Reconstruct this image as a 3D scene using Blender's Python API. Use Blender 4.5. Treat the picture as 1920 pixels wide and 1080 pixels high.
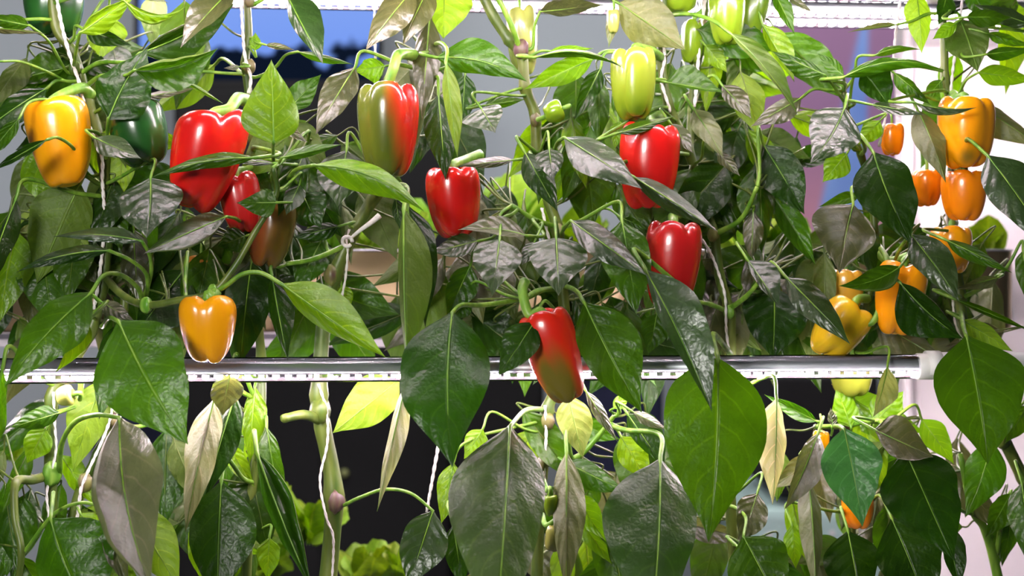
import bpy, math, random
import numpy as np
from mathutils import Vector, Matrix

# ------------------------------------------------------------------ camera, world, exposure
for o in list(bpy.data.objects):
    bpy.data.objects.remove(o)
SC = bpy.context.scene
COL = SC.collection
CAM_D, CAM_Z, S = 1.65, 1.35, 1.18 / 1920      # distance to the plant row, lens height, metres per pixel at the row
YAW = 0.09                                     # the rack recedes a little to the right
cam_data = bpy.data.cameras.new('camera')
cam_data.sensor_width = 36.0
cam_data.lens = 36.0 * CAM_D / 1.18
cam_data.dof.use_dof = True
cam_data.dof.focus_distance = CAM_D - 0.07
cam_data.dof.aperture_fstop = 4.0
cam = bpy.data.objects.new('camera', cam_data)
cam.location = (0, -CAM_D, CAM_Z)
cam.rotation_euler = (math.pi / 2, 0, 0)
COL.objects.link(cam)
SC.camera = cam
vs = SC.view_settings
vs.view_transform = 'Standard'
vs.look = 'None'
vs.gamma = 1.0
vs.use_curve_mapping = False
vs.exposure = 0.05
world = bpy.data.worlds.new('room_light')
SC.world = world
world.use_nodes = True
WBG = world.node_tree.nodes['Background']
WBG.inputs[0].default_value = (0.84, 0.92, 1.0, 1)
WBG.inputs[1].default_value = 0.05
LED_W = 135.0                                   # radiance of the lamps' diodes
def fill_lamp(loc, target, sx, sy, watts, col):
    ld = bpy.data.lights.new('fill_lamp', 'AREA')
    ld.shape = 'RECTANGLE'
    ld.size, ld.size_y, ld.energy, ld.color = sx, sy, watts, col
    o = bpy.data.objects.new('fill_lamp', ld)
    o.location = loc
    o.rotation_euler = (Vector(target) - Vector(loc)).to_track_quat('-Z', 'Y').to_euler()
    COL.objects.link(o)
fill_lamp((-0.75, -2.2, 1.75), (0, 0, 1.3), 0.5, 0.4, 38.0, (1.0, 0.97, 0.93))     # added soft front light near lens height, brightening the peppers
fill_lamp((-0.2, 1.4, 3.1), (-0.2, 3.4, 1.2), 4.6, 0.5, 55.0, (1.0, 0.97, 0.97))    # added unseen light brightening the back wall and far things


# ------------------------------------------------------------------ pixel -> place
def P(px, py, d):
    """point on the plane d metres behind the (slightly turned) plant row"""
    a = (px - 960) * S
    y = (d + YAW * a) / (1 - YAW * a / CAM_D)
    k = (CAM_D + y) / CAM_D
    return Vector((a * k, y, CAM_Z - (py - 540) * S * k))

def Q(px, py, y):
    k = (CAM_D + y) / CAM_D
    return Vector(((px - 960) * S * k, y, CAM_Z - (py - 540) * S * k))

# ------------------------------------------------------------------ materials
def new_mat(name):
    m = bpy.data.materials.new(name)
    m.use_nodes = True
    nt = m.node_tree
    nt.nodes.clear()
    out = nt.nodes.new('ShaderNodeOutputMaterial')
    return m, nt, out

def N(nt, typ, **kw):
    n = nt.nodes.new(typ)
    for k, v in kw.items():
        setattr(n, k, v)
    return n

def val(nt, op, a, b=None, c=None, clamp=False):
    n = nt.nodes.new('ShaderNodeMath')
    n.operation = op
    n.use_clamp = clamp
    for i, x in enumerate((a, b, c)):
        if x is None:
            continue
        if isinstance(x, (int, float)):
            n.inputs[i].default_value = x
        else:
            nt.links.new(x, n.inputs[i])
    return n.outputs[0]

def mixc(nt, fac, a, b, mode='MIX'):
    n = nt.nodes.new('ShaderNodeMix')
    n.data_type = 'RGBA'
    n.blend_type = mode
    for sock, x in ((n.inputs[0], fac), (n.inputs[6], a), (n.inputs[7], b)):
        if isinstance(x, (int, float)):
            sock.default_value = x
        elif isinstance(x, tuple):
            sock.default_value = (*x[:3], 1)
        else:
            nt.links.new(x, sock)
    return n.outputs[2]

def simple(name, col, rough=0.5, metal=0.0, noise=0.12, scale=30, bump=0.0, spec=0.5, emit=None, coat=0.0):
    m, nt, out = new_mat(name)
    p = N(nt, 'ShaderNodeBsdfPrincipled')
    tc = N(nt, 'ShaderNodeTexCoord')
    nz = N(nt, 'ShaderNodeTexNoise')
    nz.inputs['Scale'].default_value = scale
    nz.inputs['Detail'].default_value = 4
    nt.links.new(tc.outputs['Object'], nz.inputs['Vector'])
    dark = tuple(c * (1 - noise) for c in col)
    light = tuple(min(1, c * (1 + noise)) for c in col)
    nt.links.new(mixc(nt, nz.outputs[0], dark, light), p.inputs['Base Color'])
    p.inputs['Roughness'].default_value = rough
    p.inputs['Metallic'].default_value = metal
    p.inputs['Specular IOR Level'].default_value = spec
    p.inputs['Coat Weight'].default_value = coat
    if emit:
        p.inputs['Emission Color'].default_value = (*emit[:3], 1)
        p.inputs['Emission Strength'].default_value = emit[3]
    if bump:
        b = N(nt, 'ShaderNodeBump')
        b.inputs['Strength'].default_value = bump
        b.inputs['Distance'].default_value = 0.002
        nt.links.new(nz.outputs[0], b.inputs['Height'])
        nt.links.new(b.outputs[0], p.inputs['Normal'])
    nt.links.new(p.outputs[0], out.inputs[0])
    return m

def leaf_material():
    m, nt, out = new_mat('pepper_leaf')
    oi = N(nt, 'ShaderNodeObjectInfo')
    uv = N(nt, 'ShaderNodeUVMap')
    sep = N(nt, 'ShaderNodeSeparateXYZ')
    nt.links.new(uv.outputs[0], sep.inputs[0])
    u, v = sep.outputs[0], sep.outputs[1]
    tc = N(nt, 'ShaderNodeTexCoord')
    nz = N(nt, 'ShaderNodeTexNoise')
    nz.inputs['Scale'].default_value = 45
    nz.inputs['Detail'].default_value = 5
    nt.links.new(tc.outputs['Object'], nz.inputs['Vector'])
    nzb = N(nt, 'ShaderNodeTexNoise')
    nzb.inputs['Scale'].default_value = 32
    nt.links.new(tc.outputs['Object'], nzb.inputs['Vector'])
    vor = N(nt, 'ShaderNodeTexVoronoi')
    vor.feature = 'DISTANCE_TO_EDGE'
    vor.inputs['Scale'].default_value = 170
    nt.links.new(tc.outputs['Object'], vor.inputs['Vector'])
    x = val(nt, 'ABSOLUTE', val(nt, 'SUBTRACT', u, 0.5))
    x = val(nt, 'MULTIPLY', x, 2.0)                                  # 0 midrib .. 1 rim
    side = val(nt, 'MULTIPLY', val(nt, 'GREATER_THAN', u, 0.5), 0.45)
    bend = val(nt, 'MULTIPLY', val(nt, 'POWER', x, 1.4), 1.7)
    q = val(nt, 'ADD', val(nt, 'SUBTRACT', val(nt, 'MULTIPLY', v, 6.0), bend), side)
    q = val(nt, 'ADD', q, val(nt, 'MULTIPLY', val(nt, 'SUBTRACT', nzb.outputs[0], 0.5), 0.5))
    fr = val(nt, 'ABSOLUTE', val(nt, 'SUBTRACT', val(nt, 'FRACT', val(nt, 'ADD', q, 10.0)), 0.5))   # 0 at a vein
    vein = N(nt, 'ShaderNodeMapRange')
    vein.interpolation_type = 'SMOOTHSTEP'
    vein.inputs['From Min'].default_value = 0.075
    vein.inputs['From Max'].default_value = 0.02
    nt.links.new(fr, vein.inputs['Value'])
    vfade = val(nt, 'MULTIPLY', vein.outputs[0], val(nt, 'SUBTRACT', 1.0, val(nt, 'MULTIPLY', x, 0.8)))
    mid = N(nt, 'ShaderNodeMapRange')
    mid.interpolation_type = 'SMOOTHSTEP'
    mid.inputs['From Min'].default_value = 0.06
    mid.inputs['From Max'].default_value = 0.02
    nt.links.new(x, mid.inputs['Value'])
    veins = val(nt, 'MAXIMUM', vfade, mid.outputs[0])
    geo = N(nt, 'ShaderNodeNewGeometry')
    base = oi.outputs['Color']
    mott = mixc(nt, nzb.outputs[0], (0.62, 0.68, 0.6), (1.4, 1.32, 1.35))
    base = mixc(nt, 1.0, base, mott, 'MULTIPLY')
    base = mixc(nt, val(nt, 'MULTIPLY', veins, 0.45), base, mixc(nt, 1.0, base, (2.6, 1.9, 3.0), 'MULTIPLY'))
    under = mixc(nt, 0.32, base, (0.22, 0.29, 0.05))                # the paler, matter lower face of the blade
    col = mixc(nt, geo.outputs['Backfacing'], base, under)
    p = N(nt, 'ShaderNodeBsdfPrincipled')
    nt.links.new(col, p.inputs['Base Color'])
    rough = val(nt, 'ADD', 0.29, val(nt, 'MULTIPLY', geo.outputs['Backfacing'], 0.17))
    nt.links.new(val(nt, 'ADD', rough, val(nt, 'MULTIPLY', nz.outputs[0], 0.12)), p.inputs['Roughness'])
    nt.links.new(oi.outputs['Alpha'], p.inputs['Specular IOR Level'])      # waxiness of the individual leaf
    h = val(nt, 'ADD', val(nt, 'ADD', val(nt, 'MULTIPLY', fr, 0.55), val(nt, 'MULTIPLY', nzb.outputs[0], 2.2)),
            val(nt, 'ADD', val(nt, 'MULTIPLY', nz.outputs[0], 1.1), val(nt, 'MULTIPLY', vor.outputs[0], 0.5)))
    h = val(nt, 'ADD', h, val(nt, 'MULTIPLY', mid.outputs[0], -0.5))
    bp = N(nt, 'ShaderNodeBump')
    bp.inputs['Strength'].default_value = 0.55
    bp.inputs['Distance'].default_value = 0.0018
    nt.links.new(h, bp.inputs['Height'])
    nt.links.new(bp.outputs[0], p.inputs['Normal'])
    tr = N(nt, 'ShaderNodeBsdfTranslucent')
    trc = mixc(nt, 1.0, base, (2.4, 2.5, 1.5), 'MULTIPLY')
    nt.links.new(trc, tr.inputs[0])
    nt.links.new(bp.outputs[0], tr.inputs['Normal'])
    mx = N(nt, 'ShaderNodeMixShader')
    mx.inputs[0].default_value = 0.30
    nt.links.new(p.outputs[0], mx.inputs[1])
    nt.links.new(tr.outputs[0], mx.inputs[2])
    nt.links.new(mx.outputs[0], out.inputs[0])
    return m

def stem_material(name, a, b, scale=60):
    m, nt, out = new_mat(name)
    p = N(nt, 'ShaderNodeBsdfPrincipled')
    tc = N(nt, 'ShaderNodeTexCoord')
    mp = N(nt, 'ShaderNodeMapping')
    mp.inputs['Scale'].default_value = (1, 1, 0.15)
    nt.links.new(tc.outputs['Object'], mp.inputs[0])
    nz = N(nt, 'ShaderNodeTexNoise')
    nz.inputs['Scale'].default_value = scale
    nz.inputs['Detail'].default_value = 4
    nt.links.new(mp.outputs[0], nz.inputs['Vector'])
    st = N(nt, 'ShaderNodeMapRange')
    st.inputs['From Min'].default_value = 0.35
    st.inputs['From Max'].default_value = 0.65
    nt.links.new(nz.outputs[0], st.inputs['Value'])
    nt.links.new(mixc(nt, st.outputs[0], a, b), p.inputs['Base Color'])
    p.inputs['Roughness'].default_value = 0.42
    p.inputs['Subsurface Weight'].default_value = 0.0
    bp = N(nt, 'ShaderNodeBump')
    bp.inputs['Strength'].default_value = 0.3
    bp.inputs['Distance'].default_value = 0.001
    nt.links.new(nz.outputs[0], bp.inputs['Height'])
    nt.links.new(bp.outputs[0], p.inputs['Normal'])
    nt.links.new(p.outputs[0], out.inputs[0])
    return m

def pepper_material(name, a, b=None, direction=(0, 0, 1), offset=0.0, width=0.5, streak=0.35, spot=None):
    """a is the main skin colour, b the other stage of ripening, spread along a direction in the fruit's own space"""
    m, nt, out = new_mat(name)
    p = N(nt, 'ShaderNodeBsdfPrincipled')
    tc = N(nt, 'ShaderNodeTexCoord')
    nz = N(nt, 'ShaderNodeTexNoise')
    nz.inputs['Scale'].default_value = 26
    nz.inputs['Detail'].default_value = 3
    mp = N(nt, 'ShaderNodeMapping')
    mp.inputs['Scale'].default_value = (1.6, 1.6, 0.45)
    nt.links.new(tc.outputs['Object'], mp.inputs[0])
    nt.links.new(mp.outputs[0], nz.inputs['Vector'])
    shade = mixc(nt, nz.outputs[0], tuple(c * 0.8 for c in a), tuple(min(1, c * 1.18) for c in a))
    if b:
        dv = N(nt, 'ShaderNodeVectorMath', operation='DOT_PRODUCT')
        nt.links.new(tc.outputs['Object'], dv.inputs[0])
        dv.inputs[1].default_value = direction
        f = val(nt, 'MULTIPLY', dv.outputs['Value'], 20.0)
        f = val(nt, 'ADD', f, val(nt, 'MULTIPLY', val(nt, 'SUBTRACT', nz.outputs[0], 0.5), 2 * streak))
        r = N(nt, 'ShaderNodeMapRange', interpolation_type='SMOOTHSTEP')
        r.inputs['From Min'].default_value = offset - width / 2
        r.inputs['From Max'].default_value = offset + width / 2
        nt.links.new(f, r.inputs['Value'])
        shade = mixc(nt, r.outputs[0], shade, b)
    if spot:
        loc, rad, scol = spot
        ds = N(nt, 'ShaderNodeVectorMath', operation='DISTANCE')
        nt.links.new(tc.outputs['Object'], ds.inputs[0])
        ds.inputs[1].default_value = loc
        r = N(nt, 'ShaderNodeMapRange', interpolation_type='SMOOTHSTEP')
        r.inputs['From Min'].default_value = rad
        r.inputs['From Max'].default_value = rad * 0.35
        nt.links.new(ds.outputs['Value'], r.inputs['Value'])
        shade = mixc(nt, r.outputs[0], shade, scol)
    nt.links.new(shade, p.inputs['Base Color'])
    p.inputs['Roughness'].default_value = 0.24
    p.inputs['Specular IOR Level'].default_value = 0.6
    p.inputs['Coat Weight'].default_value = 0.35
    p.inputs['Coat Roughness'].default_value = 0.1
    p.inputs['Subsurface Weight'].default_value = 0.12
    p.inputs['Subsurface Radius'].default_value = (0.006, 0.003, 0.001)
    p.inputs['Subsurface Scale'].default_value = 1.0
    nz2 = N(nt, 'ShaderNodeTexNoise')
    nz2.inputs['Scale'].default_value = 60
    nt.links.new(tc.outputs['Object'], nz2.inputs['Vector'])
    bp = N(nt, 'ShaderNodeBump')
    bp.inputs['Strength'].default_value = 0.12
    bp.inputs['Distance'].default_value = 0.002
    nt.links.new(nz2.outputs[0], bp.inputs['Height'])
    nt.links.new(bp.outputs[0], p.inputs['Normal'])
    nt.links.new(p.outputs[0], out.inputs[0])
    return m

M = {}
M['leaf'] = leaf_material()
M['petiole'] = stem_material('leaf_stalk', (0.07, 0.20, 0.008), (0.20, 0.36, 0.035), 90)
M['stem'] = stem_material('plant_stem', (0.04, 0.085, 0.008), (0.125, 0.165, 0.025))
M['woody'] = stem_material('stem_joint', (0.10, 0.05, 0.05), (0.20, 0.22, 0.05), 70)
M['fresh'] = stem_material('fruit_stalk', (0.10, 0.28, 0.02), (0.25, 0.44, 0.06), 90)
M['string'] = simple('white_twine', (0.78, 0.74, 0.72), 0.85, noise=0.2, scale=300, bump=0.5)
M['steel'] = simple('brushed_steel', (0.33, 0.26, 0.15), 0.34, 1.0, noise=0.1, scale=8)
M['alu'] = simple('lamp_aluminium', (0.50, 0.53, 0.54), 0.3, 0.8, noise=0.05)
M['white'] = simple('white_plastic', (0.86, 0.85, 0.85), 0.45, noise=0.03)
M['board'] = simple('lamp_board', (0.10, 0.09, 0.09), 0.5, noise=0.03)
def diode_mat(red, power):
    key = 'diode_%s_%03d' % ('red' if red else 'white', round(power * 10))
    if key not in M:
        M[key] = simple(key, (1, .8, .8) if red else (1, 1, 1), 0.5, emit=((1.0, 0.60, 0.66) if red else (1.0, 0.89, 0.97)) + (power,))
    return M[key]
M['wall'] = simple('grey_wall', (0.62, 0.68, 0.74), 0.8, noise=0.05, scale=2)
M['floor'] = simple('grey_floor', (0.16, 0.16, 0.17), 0.5, noise=0.15, scale=3)
M['panel_white'] = simple('rack_white', (0.90, 0.87, 0.88), 0.5, noise=0.02)
M['black'] = simple('black_cloth', (0.006, 0.006, 0.007), 0.9, noise=0.3, scale=9)
M['navy'] = simple('navy_cloth', (0.008, 0.012, 0.045), 0.85, noise=0.3, scale=9)
M['teal'] = simple('pale_teal', (0.55, 0.78, 0.74), 0.6, noise=0.06, scale=4)
M['frost'] = simple('pale_green_board', (0.62, 0.72, 0.60), 0.6, noise=0.04, scale=4)
M['darkgreen'] = simple('dark_green_plastic', (0.01, 0.09, 0.06), 0.5, noise=0.1)
M['shelf'] = simple('shelf_grey', (0.34, 0.34, 0.36), 0.45, noise=0.05)
M['shelf_edge'] = simple('shelf_edge_dark', (0.03, 0.03, 0.04), 0.5)
M['soil'] = simple('potting_soil', (0.03, 0.022, 0.016), 0.95, noise=0.4, scale=150, bump=0.8)

def clear_material():
    m, nt, out = new_mat('clear_tube')
    fr = N(nt, 'ShaderNodeFresnel')
    fr.inputs[0].default_value = 1.49
    tr = N(nt, 'ShaderNodeBsdfTransparent')
    tr.inputs[0].default_value = (0.95, 0.96, 0.97, 1)
    gl = N(nt, 'ShaderNodeBsdfGlossy')
    gl.inputs['Color'].default_value = (0.45, 0.47, 0.5, 1)
    gl.inputs['Roughness'].default_value = 0.03
    mx = N(nt, 'ShaderNodeMixShader')
    nt.links.new(val(nt, 'ADD', fr.outputs[0], 0.02), mx.inputs[0])
    nt.links.new(tr.outputs[0], mx.inputs[1])
    nt.links.new(gl.outputs[0], mx.inputs[2])
    nt.links.new(mx.outputs[0], out.inputs[0])
    return m
M['clear'] = clear_material()

# ------------------------------------------------------------------ mesh helpers
def mesh_obj(name, verts, faces, mat, parent=None, smooth=True, uvs=None):
    me = bpy.data.meshes.new(name)
    me.from_pydata([tuple(v) for v in verts], [], faces)
    if smooth:
        me.polygons.foreach_set('use_smooth', [True] * len(me.polygons))
    if uvs is not None:
        ul = me.uv_layers.new(name='UVMap')
        idx = np.empty(len(me.loops), dtype=np.int32)
        me.loops.foreach_get('vertex_index', idx)
        ul.data.foreach_set('uv', np.asarray(uvs, dtype=np.float32)[idx].ravel())
    if mat:
        me.materials.append(mat)
    o = bpy.data.objects.new(name, me)
    COL.objects.link(o)
    if parent:
        o.parent = parent
        o.matrix_parent_inverse = Matrix.Translation(-abs_loc(parent))
    return o

def abs_loc(o):
    l = Vector(o.location)
    return l

def tag(o, label=None, cat=None, group=None, kind=None):
    if label: o['label'] = label
    if cat: o['category'] = cat
    if group: o['group'] = group
    if kind: o['kind'] = kind
    return o

def empty(name, loc, label=None, cat=None, group=None):
    o = bpy.data.objects.new(name, None)
    o.empty_display_size = 0.02
    o.location = loc
    COL.objects.link(o)
    return tag(o, label, cat, group)

def catmull(pts, n=6):
    pts = [np.asarray(p, float) for p in pts]
    if len(pts) < 3:
        return [pts[0] + (pts[-1] - pts[0]) * i / n for i in range(n + 1)]
    out = []
    ext = [2 * pts[0] - pts[1]] + pts + [2 * pts[-1] - pts[-2]]
    for i in range(1, len(ext) - 2):
        a, b, c, d = ext[i - 1:i + 3]
        for k in range(n):
            t = k / n
            out.append(0.5 * ((2 * b) + (-a + c) * t + (2 * a - 5 * b + 4 * c - d) * t * t + (-a + 3 * b - 3 * c + d) * t ** 3))
    out.append(pts[-1])
    return out

def tube_data(path, radii, sides=8, ridge=0.0):
    path = np.asarray(path, float)
    n = len(path)
    tang = np.gradient(path, axis=0)
    tang /= np.linalg.norm(tang, axis=1)[:, None] + 1e-12
    ref = np.array([0.0, 1.0, 0.0]) if abs(tang[0][1]) < 0.9 else np.array([1.0, 0, 0])
    u = np.cross(tang[0], ref); u /= np.linalg.norm(u)
    verts, faces = [], []
    for i in range(n):
        u = u - tang[i] * np.dot(u, tang[i])
        u /= np.linalg.norm(u) + 1e-12
        w = np.cross(tang[i], u)
        for k in range(sides):
            a = 2 * math.pi * k / sides
            r = radii[i] * (1 + (ridge if k % 2 else 0))
            verts.append(path[i] + r * (math.cos(a) * u + math.sin(a) * w))
    for i in range(n - 1):
        for k in range(sides):
            k2 = (k + 1) % sides
            faces.append((i * sides + k, i * sides + k2, (i + 1) * sides + k2, (i + 1) * sides + k))
    faces.append(tuple(range(sides))[::-1])
    faces.append(tuple((n - 1) * sides + k for k in range(sides)))
    return verts, faces

def tube(name, path, radii, mat, parent=None, sides=8, ridge=0.0):
    v, f = tube_data(path, radii, sides, ridge)
    return mesh_obj(name, v, f, mat, parent)

def box_data(x0, x1, y0, y1, z0, z1):
    v = [(x0, y0, z0), (x1, y0, z0), (x1, y1, z0), (x0, y1, z0), (x0, y0, z1), (x1, y0, z1), (x1, y1, z1), (x0, y1, z1)]
    f = [(0, 3, 2, 1), (4, 5, 6, 7), (0, 1, 5, 4), (1, 2, 6, 5), (2, 3, 7, 6), (3, 0, 4, 7)]
    return v, f

def box(name, x0, x1, y0, y1, z0, z1, mat, parent=None, bevel=0.0):
    v, f = box_data(x0, x1, y0, y1, z0, z1)
    o = mesh_obj(name, v, f, mat, parent, smooth=False)
    if bevel:
        b = o.modifiers.new('bevel', 'BEVEL')
        b.width = bevel
        b.segments = 3
    return o

# ------------------------------------------------------------------ the room
XW = 4.0
tag(box('floor', -XW, XW, -2.6, 4.1, -0.02, 0.0, M['floor']), kind='structure')
tag(box('wall_back', -XW, XW, 4.1, 4.2, 0.0, 3.2, M['wall']), kind='structure')

def screen_material():
    m, nt, out = new_mat('blue_screen')
    tc = N(nt, 'ShaderNodeTexCoord')
    sep = N(nt, 'ShaderNodeSeparateXYZ')
    nt.links.new(tc.outputs['Generated'], sep.inputs[0])
    r = N(nt, 'ShaderNodeValToRGB')
    r.color_ramp.elements[0].color = (0.16, 0.30, 0.85, 1)
    r.color_ramp.elements[1].color = (0.30, 0.45, 0.92, 1)
    nt.links.new(sep.outputs[2], r.inputs[0])
    nz = N(nt, 'ShaderNodeTexNoise')
    nz.inputs['Scale'].default_value = 5.0
    nz.inputs['Detail'].default_value = 3
    nt.links.new(tc.outputs['Generated'], nz.inputs['Vector'])
    edge = val(nt, 'ADD', 0.16, val(nt, 'MULTIPLY', val(nt, 'SUBTRACT', nz.outputs[0], 0.5), 0.7))
    dark = N(nt, 'ShaderNodeMapRange')
    dark.inputs['From Min'].default_value = -0.02
    dark.inputs['From Max'].default_value = 0.02
    nt.links.new(val(nt, 'SUBTRACT', edge, sep.outputs[2]), dark.inputs['Value'])
    pic = mixc(nt, dark.outputs[0], r.outputs[0], (0.004, 0.008, 0.02))
    e = N(nt, 'ShaderNodeEmission')
    nt.links.new(pic, e.inputs[0])
    e.inputs[1].default_value = 1.0
    nt.links.new(e.outputs[0], out.inputs[0])
    return m

def px_box(name, x0, x1, y0, y1, depth, thick, mat, parent=None, bevel=0.0):
    a, b = Q(x0, y1, depth), Q(x1, y0, depth)
    return box(name, a.x, b.x, depth, depth + thick, a.z, b.z, mat, parent, bevel)

# the big blue display and dark blocks put in for unclear figures below it
tv = empty('display_screen', Q(480, 175, 3.6), 'large glowing blue display screen far behind the left plants', 'screen')
px_box('screen_case', 250, 715, -260, 175, 3.62, 0.06, M['black'], tv, 0.01)
px_box('picture', 262, 706, -250, 165, 3.605, 0.01, screen_material(), tv)
cab = empty('tall_dark_shape', Q(560, 1000, 2.6), 'tall matt black cabinet far behind the plants on the left', 'silhouette')  # plain boxes standing in for an unclear black shape
px_box('body', 325, 848, 150, 1480, 2.6, 0.5, M['black'], cab, 0.01)
px_box('front_panel', 331, 600, 170, 1460, 2.585, 0.02, M['black'], cab, 0.006)
px_box('front_panel', 608, 842, 170, 1460, 2.585, 0.02, M['black'], cab, 0.006)
def blob(name, c, rx, ry, rz, mat, parent=None, seg=16):
    v, f = [], []
    rings = 9
    for i in range(rings + 1):
        t = math.pi * i / rings
        for k in range(seg):
            a = 2 * math.pi * k / seg
            v.append((c[0] + rx * math.sin(t) * math.cos(a), c[1] + ry * math.sin(t) * math.sin(a), c[2] + rz * math.cos(t)))
    for i in range(rings):
        for k in range(seg):
            f.append((i * seg + k, (i + 1) * seg + k, (i + 1) * seg + (k + 1) % seg, i * seg + (k + 1) % seg))
    return mesh_obj(name, v, f, mat, parent)
c = Q(645, 888, 2.57)
blob('logo_dot', (c.x, 2.58, c.z), 0.012, 0.012, 0.012, simple('logo_dot_tone', (0.3, 0.33, 0.12), 0.4), cab)  # small raised dot in place of a faint light logo

lc = empty('low_dark_shape', Q(940, 1100, 2.5), 'low black cabinet behind the stems at the bottom centre', 'silhouette')  # stand-in that carries the unclear black area further right
px_box('body', 852, 1020, 690, 1480, 2.5, 0.5, M['black'], lc, 0.01)
px_box('top', 850, 1022, 680, 692, 2.48, 0.54, M['black'], lc, 0.004)
px_box('front_panel', 858, 1014, 705, 1460, 2.485, 0.02, M['black'], lc, 0.005)
box_l = empty('visitor_stand_in', Q(225, 980, 2.3), 'visitor in navy black, blocked in as a box, standing behind the lower left stems', 'box')  # box added in place of a standing person in navy
px_box('body', 165, 262, 700, 985, 2.3, 0.3, M['navy'], box_l, 0.03)
px_box('upper_part', 160, 267, 690, 720, 2.28, 0.34, M['black'], box_l, 0.01)
bn = empty('navy_block', Q(1160, 1100, 2.2), 'dark navy cupboard seen through the lower middle leaves', 'block')  # simple box for an unclear navy shape
px_box('body', 1080, 1245, 690, 1500, 2.2, 0.4, M['navy'], bn, 0.03)
px_box('top', 1070, 1255, 675, 695, 2.18, 0.44, M['navy'], bn, 0.01)
bd = empty('black_block', Q(1530, 960, 2.0), 'black cupboard behind the lower right plants', 'block')  # simple box for an unclear black area
px_box('body', 1450, 1650, 700, 930, 2.0, 0.4, M['black'], bd, 0.02)
px_box('front_panel', 1455, 1645, 710, 925, 1.985, 0.02, M['black'], bd, 0.005)
tb = empty('teal_counter', Q(1510, 1300, 1.98), 'pale teal counter with small white dots at lower right', 'counter')
px_box('body', 1395, 1665, 950, 1500, 1.98, 0.6, M['teal'], tb, 0.03)
for (x, y) in ((1443, 1003), (1500, 1010), (1560, 1000), (1430, 1040), (1530, 1045)):
    c = Q(x, y, 1.98)
    blob('dot', (c.x, 1.982, c.z), 0.009, 0.004, 0.009, M['white'], tb)

def poster_material():
    m, nt, out = new_mat('mauve_poster')
    p = N(nt, 'ShaderNodeBsdfPrincipled')
    tc = N(nt, 'ShaderNodeTexCoord')
    sep = N(nt, 'ShaderNodeSeparateXYZ')
    nt.links.new(tc.outputs['Generated'], sep.inputs[0])
    gx, gz = sep.outputs[0], sep.outputs[2]
    nz = N(nt, 'ShaderNodeTexNoise')
    nz.inputs['Scale'].default_value = 2.2
    nt.links.new(tc.outputs['Generated'], nz.inputs['Vector'])
    ramp = N(nt, 'ShaderNodeValToRGB')
    ramp.color_ramp.elements[0].color = (0.80, 0.36, 0.42, 1)
    ramp.color_ramp.elements[0].position = 0.1
    ramp.color_ramp.elements[1].color = (0.30, 0.15, 0.30, 1)
    ramp.color_ramp.elements[1].position = 0.62
    nt.links.new(val(nt, 'ADD', gz, val(nt, 'MULTIPLY', val(nt, 'SUBTRACT', nz.outputs[0], 0.5), 0.35)), ramp.inputs[0])
    # a blue printed shape in the middle
    cx = val(nt, 'ADD', 0.60, val(nt, 'MULTIPLY', val(nt, 'SUBTRACT', gz, 0.5), 0.25))
    dx = val(nt, 'ABSOLUTE', val(nt, 'SUBTRACT', gx, cx))
    wdt = val(nt, 'ADD', dx, val(nt, 'MULTIPLY', gz, 0.22))
    r = N(nt, 'ShaderNodeMapRange', interpolation_type='SMOOTHSTEP')
    r.inputs['From Min'].default_value = 0.27
    r.inputs['From Max'].default_value = 0.21
    nt.links.new(wdt, r.inputs['Value'])
    r2 = N(nt, 'ShaderNodeMapRange', interpolation_type='SMOOTHSTEP')
    r2.inputs['From Min'].default_value = 0.12
    r2.inputs['From Max'].default_value = 0.05
    nt.links.new(wdt, r2.inputs['Value'])
    blue = mixc(nt, nz.outputs[0], (0.06, 0.14, 0.55), (0.35, 0.55, 0.95))
    colr = mixc(nt, r.outputs[0], ramp.outputs[0], blue)
    nt.links.new(colr, p.inputs['Base Color'])
    p.inputs['Roughness'].default_value = 0.5
    nt.links.new(p.outputs[0], out.inputs[0])
    return m
po = empty('wall_poster', Q(1560, 640, 2.9), 'mauve and pink printed poster with a blue shape behind the right plants', 'poster')
px_box('print', 1420, 1700, 30, 620, 2.9, 0.02, poster_material(), po)
px_box('frame', 1412, 1708, 22, 628, 2.915, 0.03, M['white'], po)
px = empty('pale_board', Q(1390, 640, 2.95), 'pale green white upright board left of the mauve poster', 'board')
px_box('sheet', 1358, 1411, 60, 640, 2.95, 0.02, M['frost'], px, 0.004)
px_box('edge_strip', 1404, 1411, 60, 640, 2.94, 0.01, M['white'], px)

# the white side panel of the growing rack (right)
tag(px_box('wall_right', 1712, 2400, -400, 1500, 0.66, 0.03, M['panel_white'], None, 0.012), kind='structure')
tag(px_box('trim_1', 1694, 1716, -400, 1500, 0.64, 0.06, M['panel_white'], None, 0.01), kind='structure')

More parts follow.
